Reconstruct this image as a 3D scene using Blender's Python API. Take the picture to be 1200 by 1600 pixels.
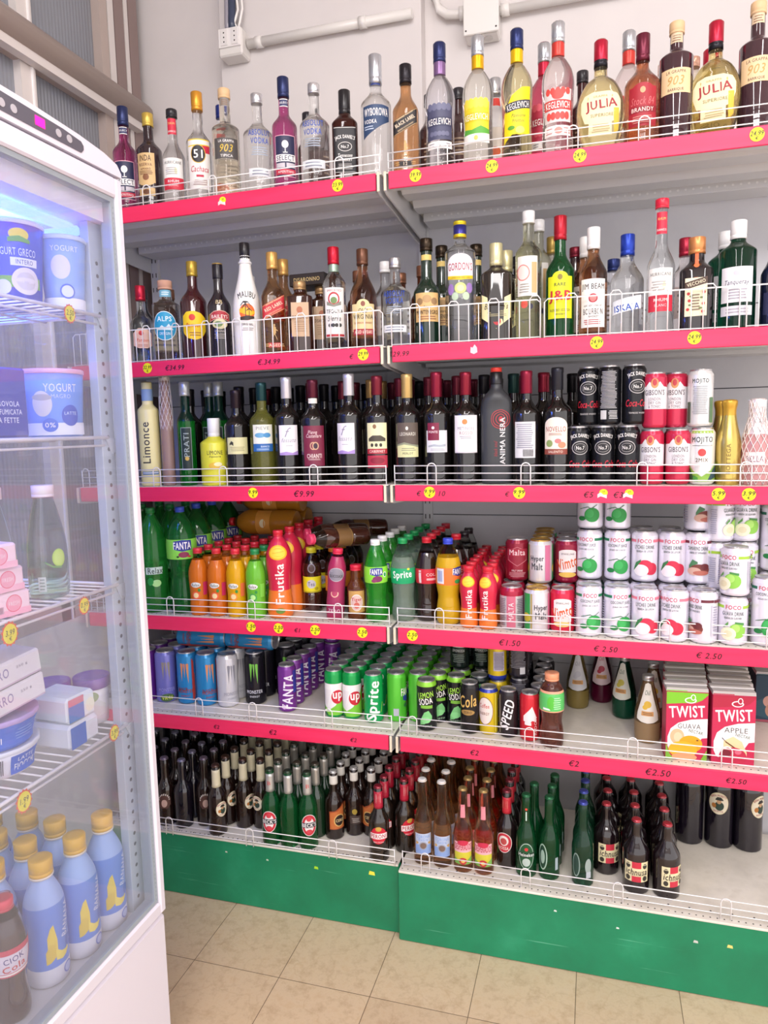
import bpy, math, random
from mathutils import Matrix, Vector
random.seed(7)
S = bpy.context.scene
for o in list(bpy.data.objects): bpy.data.objects.remove(o)
C = S.collection
PI = math.pi
D2R = PI/180

# ------------------------------------------------------------------ camera
cam_d = bpy.data.cameras.new('camera')
cam = bpy.data.objects.new('camera', cam_d); C.objects.link(cam)
cam_d.sensor_fit = 'VERTICAL'; cam_d.sensor_height = 36.0
cam_d.lens = 1122.2/1600*36
cam_d.clip_start = .02
yaw, pitch, roll = .28691, .11585, -.02259
fw = Vector((-math.sin(yaw)*math.cos(pitch), math.cos(yaw)*math.cos(pitch), -math.sin(pitch)))
rt = Vector((math.cos(yaw), math.sin(yaw), 0)); up = rt.cross(fw)
r2 = rt*math.cos(roll)+up*math.sin(roll); u2 = -rt*math.sin(roll)+up*math.cos(roll)
m = Matrix((r2, u2, -fw)).transposed().to_4x4(); m.translation = Vector((.5291, -1.8491, 1.4696))
cam.matrix_world = m
S.camera = cam

# ------------------------------------------------------------------ world, lights, exposure
w = bpy.data.worlds.new('world'); S.world = w; w.use_nodes = True
bg = w.node_tree.nodes['Background']; bg.inputs[0].default_value = (1, .95, .955, 1); bg.inputs[1].default_value = 1.42
def area(name, loc, sx, sy, power, col, rot=(0, 0, 0)):
    l = bpy.data.lights.new(name, 'AREA'); l.shape = 'RECTANGLE'; l.size = sx; l.size_y = sy
    l.energy = power; l.color = col
    o = bpy.data.objects.new(name, l); C.objects.link(o); o.location = loc; o.rotation_euler = rot
    return o
area('ceiling_tube_light', (.15, -1.55, 3.1), .10, 2.6, 17, (1, .95, .95), (math.radians(20), 0, 0))
area('ceiling_tube_light', (1.35, -1.35, 3.1), .10, 2.6, 19, (1, .95, .95), (math.radians(20), 0, 0))
area('ceiling_tube_light', (.9, -3.4, 3.1), 2.2, .5, 33, (1, .96, .95), (math.radians(38), 0, 0))
S.view_settings.view_transform = 'Standard'; S.view_settings.look = 'None'
S.view_settings.gamma = 1; S.view_settings.use_curve_mapping = False
S.view_settings.exposure = .55

# ------------------------------------------------------------------ materials
def lin(c):
    if isinstance(c, str):
        c = [int(c[i:i+2], 16)/255 for i in (0, 2, 4)]
    return [((x+.055)/1.055)**2.4 if x > .04045 else x/12.92 for x in c]
MC = {}
def M(col, kind='paper'):
    key = (col, kind)
    if key in MC: return MC[key]
    m = bpy.data.materials.new(kind+'_'+(col if isinstance(col, str) else 'c')); m.use_nodes = True
    b = m.node_tree.nodes['Principled BSDF']; I = b.inputs
    I['Base Color'].default_value = (*lin(col), 1)
    if kind == 'paper': I['Roughness'].default_value = .5
    elif kind == 'plastic': I['Roughness'].default_value = .28
    elif kind == 'paint': I['Roughness'].default_value = .4
    elif kind == 'matte': I['Roughness'].default_value = .8
    elif kind == 'metal': I['Metallic'].default_value = .85; I['Roughness'].default_value = .28
    elif kind == 'foil': I['Metallic'].default_value = .55; I['Roughness'].default_value = .33
    elif kind == 'can': I['Metallic'].default_value = .25; I['Roughness'].default_value = .25
    elif kind == 'glass': I['Roughness'].default_value = .02; I['Transmission Weight'].default_value = 1; I['IOR'].default_value = 1.36; I['Alpha'].default_value = .8
    elif kind == 'air': I['Roughness'].default_value = .02; I['Transmission Weight'].default_value = 1; I['IOR'].default_value = 1.15; I['Alpha'].default_value = .7
    elif kind == 'tint': I['Roughness'].default_value = .04; I['Transmission Weight'].default_value = .75; I['IOR'].default_value = 1.4
    elif kind == 'juice': I['Roughness'].default_value = .1; I['Transmission Weight'].default_value = .25; I['IOR'].default_value = 1.4
    elif kind == 'dark': I['Roughness'].default_value = .06; I['IOR'].default_value = 1.55; I['Coat Weight'].default_value = .5
    elif kind == 'emit':
        I['Emission Color'].default_value = (*lin(col), 1); I['Emission Strength'].default_value = 3
    MC[key] = m
    return m

def nodemat(name, fn, rough=.6, metallic=0):
    m = bpy.data.materials.new(name); m.use_nodes = True; nt = m.node_tree
    b = nt.nodes['Principled BSDF']; b.inputs['Roughness'].default_value = rough; b.inputs['Metallic'].default_value = metallic
    tc = nt.nodes.new('ShaderNodeTexCoord')
    fn(nt, b, tc.outputs['Object']); return m
def noise(nt, vec, scale, detail=4, stretch=None, rough=.6):
    if stretch:
        mp = nt.nodes.new('ShaderNodeMapping'); mp.inputs['Scale'].default_value = stretch
        nt.links.new(vec, mp.inputs['Vector']); vec = mp.outputs[0]
    n = nt.nodes.new('ShaderNodeTexNoise'); n.inputs['Scale'].default_value = scale
    n.inputs['Detail'].default_value = detail; n.inputs['Roughness'].default_value = rough
    nt.links.new(vec, n.inputs['Vector']); return n.outputs['Fac']
def ramp(nt, fac, stops):
    r = nt.nodes.new('ShaderNodeValToRGB'); e = r.color_ramp.elements
    while len(e) < len(stops): e.new(.5)
    for x, (p, c) in zip(e, stops): x.position = p; x.color = (*lin(c), 1)
    nt.links.new(fac, r.inputs[0]); return r.outputs['Color']
def mul(nt, a, b, fac=1.0, mode='MULTIPLY'):
    mx = nt.nodes.new('ShaderNodeMix'); mx.data_type = 'RGBA'; mx.blend_type = mode
    mx.inputs['Factor'].default_value = fac
    nt.links.new(a, mx.inputs['A']); nt.links.new(b, mx.inputs['B']); return mx.outputs['Result']

def f_wall(nt, b, v):
    c = ramp(nt, noise(nt, v, 1.7), [(.3, 'cfc9c8'), (.7, 'dad4d2')])
    nt.links.new(c, b.inputs['Base Color'])
m_wall = nodemat('painted_plaster', f_wall, .75)
def f_floor(nt, b, v):
    mp = nt.nodes.new('ShaderNodeMapping'); mp.inputs['Location'].default_value = (.534, .225, 0)
    nt.links.new(v, mp.inputs['Vector'])
    br = nt.nodes.new('ShaderNodeTexBrick'); br.offset = 0; br.squash = 1
    br.inputs['Scale'].default_value = 1; br.inputs['Brick Width'].default_value = .2576; br.inputs['Row Height'].default_value = .2576
    br.inputs['Mortar Size'].default_value = .0011; br.inputs['Mortar Smooth'].default_value = .2; br.inputs['Bias'].default_value = 0
    br.inputs['Color1'].default_value = (*lin('d9c2a2'), 1); br.inputs['Color2'].default_value = (*lin('ceb798'), 1)
    br.inputs['Mortar'].default_value = (*lin('7a6652'), 1)
    nt.links.new(mp.outputs[0], br.inputs['Vector'])
    n = noise(nt, v, 22, 8, rough=.72); c = ramp(nt, n, [(.3, 'd0beac'), (.52, 'ffffff'), (.72, 'efe0d0')])
    vn = nt.nodes.new('ShaderNodeTexVoronoi'); vn.feature = 'DISTANCE_TO_EDGE'; vn.inputs['Scale'].default_value = 6
    ad = nt.nodes.new('ShaderNodeVectorMath'); ad.operation = 'ADD'; nt.links.new(v, ad.inputs[0])
    n2 = nt.nodes.new('ShaderNodeTexNoise'); n2.inputs['Scale'].default_value = 5; n2.inputs['Detail'].default_value = 5; nt.links.new(v, n2.inputs['Vector'])
    sc = nt.nodes.new('ShaderNodeVectorMath'); sc.operation = 'SCALE'; sc.inputs['Scale'].default_value = .35
    nt.links.new(n2.outputs['Color'], sc.inputs[0]); nt.links.new(sc.outputs[0], ad.inputs[1]); nt.links.new(ad.outputs[0], vn.inputs['Vector'])
    vein = ramp(nt, vn.outputs['Distance'], [(0, 'cdb9a0'), (.03, 'ffffff')])
    c2 = mul(nt, br.outputs['Color'], c, .6); c3 = mul(nt, c2, vein, .16)
    nt.links.new(c3, b.inputs['Base Color'])
m_floor = nodemat('marble_tiles', f_floor, .28)
def f_kick(nt, b, v):
    c = ramp(nt, noise(nt, v, 5, 6), [(.3, '0f7550'), (.6, '14885e'), (.8, '2a9a70')])
    s = noise(nt, v, 3, 4, (1.2, 1, 60)); line = ramp(nt, s, [(.66, '000000'), (.72, '8fd8b8')])
    n3 = noise(nt, v, 60, 3); chip = ramp(nt, n3, [(.76, '000000'), (.8, 'c8e0d0')])
    c = mul(nt, c, line, .38, 'SCREEN'); c = mul(nt, c, chip, .3, 'SCREEN')
    nt.links.new(c, b.inputs['Base Color'])
m_kick = nodemat('green_enamel', f_kick, .35)
def f_rail(nt, b, v):
    c = ramp(nt, noise(nt, v, 4, 6, (1, 1, 12)), [(.3, 'e62556'), (.7, 'f03264')])
    chip = ramp(nt, noise(nt, v, 90, 2), [(.8, '000000'), (.84, 'e8b0c0')])
    nt.links.new(mul(nt, c, chip, .5, 'SCREEN'), b.inputs['Base Color'])
m_rail = nodemat('red_price_tape', f_rail, .45)
def f_shelf(nt, b, v):
    c = ramp(nt, noise(nt, v, 12, 6), [(.3, 'd9d3c6'), (.6, 'ece6da'), (.85, 'cfc6b6')])
    nt.links.new(c, b.inputs['Base Color'])
m_shelf = nodemat('cream_shelf_enamel', f_shelf, .4)
def f_back(nt, b, v):
    c = ramp(nt, noise(nt, v, 3, 5), [(.3, 'c2c2c8'), (.7, 'd2d2d6')])
    nt.links.new(c, b.inputs['Base Color'])
m_back = nodemat('grey_steel_panel', f_back, .5)
m_under = M('cfcfd2', 'paint')
m_hole = M('2a2626', 'matte')
m_wire = M('f2f0f0', 'paint')
def f_rib(nt, b, v):
    wv = nt.nodes.new('ShaderNodeTexWave'); wv.bands_direction = 'Y'; wv.inputs['Scale'].default_value = 22
    nt.links.new(v, wv.inputs['Vector'])
    bp = nt.nodes.new('ShaderNodeBump'); bp.inputs['Strength'].default_value = .35; bp.inputs['Distance'].default_value = .004
    nt.links.new(wv.outputs['Fac'], bp.inputs['Height']); nt.links.new(bp.outputs[0], b.inputs['Normal'])
    b.inputs['Base Color'].default_value = (*lin('b8bcc6'), 1); b.inputs['Transmission Weight'].default_value = .55
m_rib = nodemat('ribbed_window_glass', f_rib, .18)

# ------------------------------------------------------------------ mesh builder
class MB:
    def __init__(s): s.v = []; s.f = []; s.mi = []; s.mats = []; s.sm = []
    def m(s, mat):
        if mat not in s.mats: s.mats.append(mat)
        return s.mats.index(mat)
    def face(s, ix, mat, smooth=False): s.f.append(ix); s.mi.append(s.m(mat)); s.sm.append(smooth)
    def box(s, x0, x1, y0, y1, z0, z1, mat, bev=0):
        n = len(s.v)
        if bev <= 0:
            s.v += [(x, y, z) for z in (z0, z1) for y in (y0, y1) for x in (x0, x1)]
            for q in ((0, 2, 3, 1), (4, 5, 7, 6), (0, 1, 5, 4), (2, 6, 7, 3), (0, 4, 6, 2), (1, 3, 7, 5)): s.face([n+i for i in q], mat)
            return
        # chamfered box: three nested rings of corner triples
        b = bev; idx = {}
        for i, (X, sx) in enumerate(((x0, 1), (x1, -1))):
            for j, (Y, sy) in enumerate(((y0, 1), (y1, -1))):
                for k, (Z, sz) in enumerate(((z0, 1), (z1, -1))):
                    for a in range(3):
                        p = [X+sx*b, Y+sy*b, Z+sz*b]; p[a] = (X, Y, Z)[a]
                        idx[i, j, k, a] = len(s.v); s.v.append(tuple(p))
        F = lambda L: s.face([idx[t] for t in L], mat)
        for i in (0, 1):
            L = [(i, 0, 0, 0), (i, 0, 1, 0), (i, 1, 1, 0), (i, 1, 0, 0)]; F(L if i == 0 else L[::-1])
            L = [(0, i, 0, 1), (1, i, 0, 1), (1, i, 1, 1), (0, i, 1, 1)]; F(L if i == 0 else L[::-1])
            L = [(0, 0, i, 2), (0, 1, i, 2), (1, 1, i, 2), (1, 0, i, 2)]; F(L if i == 0 else L[::-1])
        for j in (0, 1):
            for k in (0, 1):
                F([(0, j, k, 1), (1, j, k, 1), (1, j, k, 2), (0, j, k, 2)]); F([(j, 0, k, 0), (j, 1, k, 0), (j, 1, k, 2), (j, 0, k, 2)])
                F([(j, k, 0, 0), (j, k, 1, 0), (j, k, 1, 1), (j, k, 0, 1)])
                for i in (0, 1): F([(i, j, k, 0), (i, j, k, 1), (i, j, k, 2)])
    def tube(s, pts, r, mat, n=6, closed=False):
        pts = [Vector(p) for p in pts]; base = len(s.v); N = len(pts)
        for i, p in enumerate(pts):
            a = pts[i-1] if (i > 0 or closed) else p; b = pts[(i+1) % N] if (i < N-1 or closed) else p
            t = (b-a).normalized(); h = Vector((0, 0, 1)) if abs(t.z) < .9 else Vector((0, 1, 0))
            u = t.cross(h).normalized(); v = t.cross(u)
            if i and (u.dot(pu) < 0): u = -u; v = -v
            pu = u
            for k in range(n):
                c = 2*PI*k/n; q = p+u*(r*math.cos(c))+v*(r*math.sin(c)); s.v.append(tuple(q))
        for i in range(N if closed else N-1):
            a = base+i*n; b = base+((i+1) % N)*n
            for k in range(n): s.face([a+k, a+(k+1) % n, b+(k+1) % n, b+k], mat, True)
        if not closed:
            s.face([base+k for k in range(n)][::-1], mat); s.face([base+(N-1)*n+k for k in range(n)], mat)
    def disc(s, c, r, axis, mat, n=8, thick=0):
        b = len(s.v)
        for k in range(n):
            a = 2*PI*k/n; ca, sa = r*math.cos(a), r*math.sin(a)
            s.v.append({'z': (c[0]+ca, c[1]+sa, c[2]), 'y': (c[0]+ca, c[1], c[2]+sa), 'x': (c[0], c[1]+ca, c[2]+sa)}[axis])
        s.face([b+k for k in range(n)], mat)
    def poly(s, pts, mat, n0=0):
        b = len(s.v); s.v += [tuple(p) for p in pts]; s.face(list(range(b, b+len(pts))), mat)
    def prism(s, pts, axis, a0, a1, mat):
        # polygon extruded along an axis
        def mk(p, a): return {'x': (a, p[0], p[1]), 'y': (p[0], a, p[1]), 'z': (p[0], p[1], a)}[axis]
        b = len(s.v); n = len(pts); s.v += [mk(p, a0) for p in pts]+[mk(p, a1) for p in pts]
        s.face([b+i for i in range(n)], mat); s.face([b+n+i for i in range(n)][::-1], mat)
        for i in range(n): s.face([b+i, b+(i+1) % n, b+n+(i+1) % n, b+n+i], mat)
    def lathe(s, prof, mats, n=20, sec=None, cx=0, cy=0, caps=True, scallop=0):
        # prof (r,z) ; mats list of (ztop, mat) ; sec(theta,z)->multipliers
        b = len(s.v)
        for r, z in prof:
            for k in range(n):
                t = 2*PI*k/n; rr = r*(1-scallop*(k % 2))
                if sec: x, y = sec(t, z, rr)
                else: x, y = rr*math.cos(t), rr*math.sin(t)
                s.v.append((cx+x, cy+y, z))
        for i in range(len(prof)-1):
            zm = (prof[i][1]+prof[i+1][1])/2; mt = mats[-1][1]
            for zt, mm in mats:
                if zm < zt: mt = mm; break
            for k in range(n):
                a = b+i*n+k; a2 = b+i*n+(k+1) % n
                s.face([a, a2, a2+n, a+n], mt, True)
        if caps:
            s.face([b+k for k in range(n)][::-1], mats[0][1]); s.face([b+(len(prof)-1)*n+k for k in range(n)], mats[-1][1])
    def mesh(s, name):
        me = bpy.data.meshes.new(name); me.from_pydata(s.v, [], s.f)
        for mt in s.mats: me.materials.append(mt)
        me.polygons.foreach_set('material_index', s.mi); me.polygons.foreach_set('use_smooth', s.sm)
        me.validate(); me.update(); return me
def link(name, data, parent=None, loc=(0, 0, 0), rot=(0, 0, 0)):
    o = bpy.data.objects.new(name, data); C.objects.link(o); o.location = loc; o.rotation_euler = rot
    if parent: o.parent = parent
    return o
def root(name, label, cat, loc=(0, 0, 0), rot=(0, 0, 0), group=None):
    o = link(name, None, None, loc, rot); o.empty_display_size = .05
    o['label'] = label; o['category'] = cat
    if group: o['group'] = group
    return o
def part(name, mb, parent, loc=(0, 0, 0), rot=(0, 0, 0), label=None):
    o = link(name, mb.mesh(name), parent, loc, rot)
    if label: o['label'] = label
    return o
def struct(name, mb, label=None):
    o = link(name, mb.mesh(name)); o['kind'] = 'structure'; o['label'] = label or name.replace('_', ' '); return o

# text as flat triangles, cached
TC = {}
def glyphs(s, bold=.02, shear=0):
    k = (s, bold, shear)
    if k in TC: return TC[k]
    cu = bpy.data.curves.new('t', 'FONT'); cu.body = s; cu.size = 1; cu.resolution_u = 2; cu.offset = 0; cu.shear = shear
    cu.align_x = 'CENTER'; cu.space_character = 1.1
    o = bpy.data.objects.new('t', cu); C.objects.link(o)
    dg = bpy.context.evaluated_depsgraph_get(); me = o.evaluated_get(dg).to_mesh()
    vs = [(v.co.x, v.co.y) for v in me.vertices]; fs = [list(p.vertices) for p in me.polygons]
    o.evaluated_get(dg).to_mesh_clear(); bpy.data.objects.remove(o); bpy.data.curves.remove(cu)
    if vs:
        x0 = min(v[0] for v in vs); x1 = max(v[0] for v in vs); y0 = min(v[1] for v in vs); y1 = max(v[1] for v in vs)
        w_ = x1-x0; h_ = max(y1-y0, .01); cx = (x0+x1)/2; cy = (y0+y1)/2
        vs = [((x-cx)/h_, (y-cy)/h_) for x, y in vs]; w_ /= h_
    else: w_ = 1
    TC[k] = (vs, fs, w_); return TC[k]

# label elements, all in millimetres: u across, v up
def R(u0, u1, v0, v1, c): return ('b', [(u0, v0, v1), (u1, v0, v1)], c)
def P(pts, c): return ('b', pts, c)
def El(u, v, ru, rv, c):
    return ('b', [(u+ru*math.cos(PI-PI*i/14), v-rv*math.sin(PI*i/14), v+rv*math.sin(PI*i/14)) for i in range(15)], c)
def T(s, u, v, h, c, w=None, rot=0, bold=.03, shear=0, arc=0): return ('t', s, u, v, h, c, w, rot, bold, shear, arc)
def lines(u0, u1, v0, v1, n, c):   # rows of small print as fine dashes
    out = []; rnd = random.Random(int(u0*7+v0*13+n))
    for i in range(n):
        v = v1-(i+.5)*(v1-v0)/n; a = rnd.uniform(0, .12); b_ = rnd.uniform(.85, 1)
        out.append(R(u0+(u1-u0)*a, u0+(u1-u0)*b_, v-.35*(v1-v0)/n*.6, v+.35*(v1-v0)/n*.6, c))
    return out
def label_mesh(name, els, surf, step=4.0, rows=1):
    """surf(u_mm, v_mm, off_mm) -> xyz metres"""
    mb = MB(); L = 0; flat_surf = surf.__name__ == '<lambda>'
    for e in els:
        off = .35+.10*L; L += 1
        if e[0] == 'b':
            pts = e[1]; mat = M(e[2], 'paper'); q = []
            for (a, b) in zip(pts[:-1], pts[1:]):
                n = max(1, int(math.ceil(abs(b[0]-a[0])/step)))
                for i in range(n):
                    t = i/n; q.append([a[j]+(b[j]-a[j])*t for j in range(3)])
            q.append(list(pts[-1])); base = len(mb.v)
            for (u, lo, hi) in q:
                for k in range(rows+1): mb.v.append(surf(u, lo+(hi-lo)*k/rows, off))
            for i in range(len(q)-1):
                for k in range(rows):
                    a = base+i*(rows+1)+k; b = a+rows+1; mb.face([a, b, b+1, a+1], mat, False)
        else:
            _, s_, u, v, h, c, w_, rot, bold, shear, arc = e
            vs, fs, asp = glyphs(s_, bold, shear); mat = M(c, 'paper'); sx = h
            if w_: sx = w_/asp
            cr, sr = math.cos(rot*D2R), math.sin(rot*D2R); q = bold*.45
            # bolder strokes: the same glyphs again, nudged sideways on their own thin layer
            for li, (dx, dy) in enumerate(((q, q*.4), (-q, q*.4), (0, -q*.8)) if bold >= .02 else ((0, 0),)):
              base = len(mb.v); pv = []; offl = off+.03*li
              for x, y in vs:
                x = (x+dx)*sx; y = (y+dy)*h
                if arc:
                    an = x/arc; x, y = (arc+y)*math.sin(an), (arc+y)*math.cos(an)-arc
                pv.append((u+x*cr-y*sr, v+x*sr+y*cr))
            # split big glyph triangles so that they follow the curved surface
              fl = [tuple(f) for f in fs]; done = []; mid = {}
              while fl:
                  f = fl.pop()
                  if len(f) > 3: fl += [(f[0], f[i], f[i+1]) for i in range(1, len(f)-1)]; continue
                  e = [(abs(pv[f[i]][0]-pv[f[(i+1) % 3]][0])+.15*abs(pv[f[i]][1]-pv[f[(i+1) % 3]][1]), i) for i in range(3)]; d, i = max(e)
                  if d < 4.2 or flat_surf: done.append(f); continue
                  a, b, c_ = f[i], f[(i+1) % 3], f[(i+2) % 3]; k = (min(a, b), max(a, b))
                  if k not in mid: mid[k] = len(pv); pv.append(((pv[a][0]+pv[b][0])/2, (pv[a][1]+pv[b][1])/2))
                  fl += [(a, mid[k], c_), (mid[k], b, c_)]
              mb.v += [surf(x, y, offl) for x, y in pv]
              for f in done: mb.face([base+i for i in f], mat)
    return mb.mesh(name)

# ------------------------------------------------------------------ product kinds
def sm(t): return (1-math.cos(PI*max(0, min(1, t))))/2
def prof_std(H, Rr, sh, nk, rn, foot=1.5, bulge=0):
    p = [(Rr*.55, 2), (Rr*.8, .3), (Rr-foot, 0), (Rr-.3, 2), (Rr, 5)]
    for i in range(1, 4):
        if bulge: p.append((Rr+bulge*math.sin(PI*i/4), 5+(sh-5)*i/4))
    p.append((Rr, sh))
    for i in range(1, 9):
        t = i/8; p.append((Rr+(rn-Rr)*sm(t)**.9, sh+(nk-sh)*t))
    p += [(rn*.97, (nk+H)/2), (rn*.97, H-3), (rn*.8, H-1)]
    return p
def spl(pts, k=4):
    out = []; n = len(pts)
    for i in range(n-1):
        p0 = pts[max(i-1, 0)]; p1 = pts[i]; p2 = pts[i+1]; p3 = pts[min(i+2, n-1)]
        for j in range(k):
            t = j/k; out.append(tuple(.5*(2*p1[a]+(p2[a]-p0[a])*t+(2*p0[a]-5*p1[a]+4*p2[a]-p3[a])*t*t+(3*p1[a]-p0[a]-3*p2[a]+p3[a])*t**3) for a in (0, 1)))
    out.append(pts[-1]); return out
KIND = {}
def sect(n, ry, zs, ze):
    """superellipse section up to zs (mm), blending to round at ze"""
    def f(t, z, r):
        zz = z*1000; k = 1 if zz <= zs else (0 if zz >= ze else 1-(zz-zs)/(ze-zs))
        c, s_ = math.cos(t), math.sin(t)
        q = 1/((abs(c)**n+abs(s_)**n)**(1/n)); q = 1+(q-1)*k; yy = 1+(ry-1)*k
        return r*q*c, r*q*s_*yy
    return f
def kind(key, name, cat, prof, mats, H, caps=(), labels=(), n=20, sec=None, extra=None, rows=1, step=4):
    """prof mm; mats [(ztop_mm, mat)]; caps: (part, [(r,z)], mat, scallop); labels: (part, elements)"""
    parts = []
    mb = MB(); mb.lathe([(r/1000, z/1000) for r, z in prof], [(z/1000, m_) for z, m_ in mats], n, sec)
    parts.append(('body', mb.mesh(key+'_body'), -1))
    pz = sorted(prof[2:] if len(prof) > 4 else prof, key=lambda q: q[1])
    def rad(z):
        if z <= pz[0][1]: return pz[0][0]
        for a, b in zip(pz[:-1], pz[1:]):
            if a[1] <= z <= b[1]:
                return a[0] if b[1]-a[1] < 1e-6 else a[0]+(b[0]-a[0])*(z-a[1])/(b[1]-a[1])
        return pz[-1][0]
    for nm, cp, mt, sc in caps:
        mb = MB()
        mb.lathe([(r/1000, z/1000) for r, z in cp], mt if isinstance(mt, list) else [(9, mt)], 42 if sc else 16, None, scallop=sc)
        parts.append((nm, mb.mesh(key+'_'+nm), -1))
    for nm, els in labels:
        vb = [x for e in els if e[0] == 'b' for q in e[1] for x in q[1:]] or [els[0][3]]
        rm = rad((min(vb)+max(vb))/2)
        def surf(u, v, off, rm=rm):
            if sec is None: a = u/rm; r = (rad(v)+off)/1000; return (r*math.sin(a), -r*math.cos(a), v/1000)
            x0, y0 = sec(-PI/2, v/1000, rad(v)/1000); a = -PI/2+math.atan2(u, abs(y0)*1000)
            for _ in range(3):
                x, y = sec(a, v/1000, rad(v)/1000); a += math.atan2(u, abs(y)*1000+1e-6)-math.atan2(x*1000, abs(y)*1000+1e-6)
            l = math.hypot(x, y) or 1; return (x*(1+off/1000/l), y*(1+off/1000/l), v/1000)
        parts.append((nm, label_mesh(key+'_'+nm, els, surf, step, rows), 0))
    for nm, me in (extra or []): parts.append((nm, me, -1))
    KIND[key] = (name, cat, parts)
LZ = [(2.1185, .00911, -.00322), (1.6841, .00911, -.00322), (1.319, .00911, -.00322), (.9282, .00911, -.00322), (.6164, .00911, -.00322), (.2154, .00911, -.00322)]
def zs(l, x): return LZ[l][0]+x*(LZ[l][1] if x < 0 else LZ[l][2])
def put(key, l, x, y, label, rot=0, dz=0, group=None, z=None, euler=None):
    name, cat, parts = KIND[key]
    zz = z if z is not None else zs(l, x)+dz+.0006
    o = root(name, label, cat, (x, y, zz), euler or (0, 0, rot*D2R), group)
    made = []
    for nm, me, pi in parts:
        p = made[pi] if pi >= 0 else o
        made.append(link(nm, me, p))
    return o
ORD = ['front', 'second', 'third', 'fourth', 'fifth', 'sixth', 'seventh', 'eighth', 'ninth', 'tenth']
def row(key, l, x, y0, dy, n, desc, where, dz=0, start=0, rot=0, jit=.003, group=None, xs=0):
    for i in range(n):
        k = i+start; y = y0+dy*i
        lab = f'{desc}, {"front one" if k == 0 else ORD[k]+" back"} {where}'
        put(key, l, x+random.uniform(-jit, jit)+xs*i, y, lab, rot=rot+(random.uniform(-25, 25) if k else 0), dz=dz, group=group)

def capcyl(r, z0, z1, top=1.2):
    h = z1-z0
    return [(r*.6, z0+.5), (r, z0), (r, z0+h*.18), (r*.965, z0+h*.2), (r*.965, z0+h*.24), (r, z0+h*.26), (r, z1-top), (r-top, z1), (r*.5, z1+.1)]
def crown(H, r=13.3): return [(r-1.5, H-6), (r+.4, H-6.2), (r, H-5), (r-1.6, H-1.2), (r-3, H), (r*.5, H+.4)]
def sleeve(prof, z0, z1, off=.35):
    pz = sorted(prof[2:], key=lambda q: q[1]); out = []
    def rad(z):
        for a, b in zip(pz[:-1], pz[1:]):
            if a[1] <= z <= b[1]: return a[0] if b[1]-a[1] < 1e-6 else a[0]+(b[0]-a[0])*(z-a[1])/(b[1]-a[1])
        return pz[-1][0]
    n = 6
    for i in range(n+1):
        z = z0+(z1-z0)*i/n; out.append((rad(z)+off, z))
    return out
def spirit(key, name, H, Rr, sh, nk, rn, mats, cap, labels=(), sec=None, capmat=None, foil=None, bulge=0, rows=1, nface=22, cat='bottle', extra=()):
    """cap=(height,color,kind)"""
    p = prof_std(H, Rr, sh, nk, rn, bulge=bulge)
    ch, cc, ck = cap; caps = [('cap', capcyl(rn+1.8, H-ch, H), M(cc, ck), 0)]
    if foil: caps.append(('neck_foil', sleeve(p, foil[0], foil[1]), M(foil[2], 'foil'), 0))
    caps += list(extra)
    kind(key, name, cat, p, mats, H, caps, labels, n=nface, sec=sec, rows=rows)
G_CLEAR = M('f4f6f6', 'glass'); G_AIR = M('f4f6f6', 'air')
BLK = '1c1a1f'; WHT = 'f4f1ee'; RED = 'c8202e'; NAVY = '27305e'; GOLD = 'cba24a'; CREAM = 'ecdcb4'
# ---- spirits, top shelf
def absolut(key, H):
    spirit(key, 'vodka_bottle', H, 40, H*.60, H*.73, 14, [(9e3, G_CLEAR)], (26, 'd8d8dc', 'metal'),
       [('printed_lettering', [T('ABSOLUT', 0, H*.585, 15, '2a4fb0', 62, bold=.05), T('VODKA', 0, H*.505, 15, '2a4fb0', 50, bold=.05)] + lines(-24, 24, H*.36, H*.45, 4, '9aa6b8') ),
        ('label', [R(-34, 34, H*.16, H*.24, 'e4e6ea')]+lines(-28, 28, H*.17, H*.23, 2, '8a90a0'))])
absolut('absolut', 270); absolut('absolut_small', 234)
spirit('select', 'liqueur_bottle', 300, 34, 172, 208, 14, [(9e3, M('b42878', 'glass'))], (52, '2c3560', 'foil'),
   [('label', [R(-30, 30, 34, 142, 'e6a8b8'), R(-28, 28, 36, 140, '2b2d4e'), El(0, 118, 9, 10, WHT), R(-1.2, 1.2, 98, 110, WHT), R(-6, 6, 96, 98, WHT), R(-29, 29, 74, 92, WHT), T('SELECT', 0, 83, 13, '2b2d4e', 50, bold=.05), R(-26, -2, 58, 70, 'c8c0c8'), R(2, 26, 58, 70, 'c8c0c8'), R(-28, 28, 40, 54, 'c8324c'), T('APERITIVO', 0, 47, 6, WHT, 44)]),
    ('neck_label', [R(-12, 12, 222, 242, '3a3f68'), R(-12, 12, 240, 242, WHT), R(-12, 12, 222, 224, WHT), T('SELECT', 0, 232, 5, WHT)])])
spirit('inda', 'amaro_bottle', 270, 36, 165, 200, 14, [(9e3, M('2a1a20', 'dark'))], (36, 'd0b254', 'foil'),
   [('label', [R(-27, 27, 70, 152, 'd8b680'), El(0, 78, 27, 16, 'd8b680'), T('INDA', 0, 138, 16, '4a2a20', 34, bold=.04), T('RISERVA', 0, 120, 8, '6a3a28', 38), T('AMARO', 0, 108, 6, '6a3a28', 30), El(0, 86, 9, 9, '8a5a3a')]+lines(-20, 20, 92, 104, 3, '7a5038')+[R(-24, 24, 34, 56, 'd8b680'), El(0, 45, 10, 7, '7a5038')])])
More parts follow.
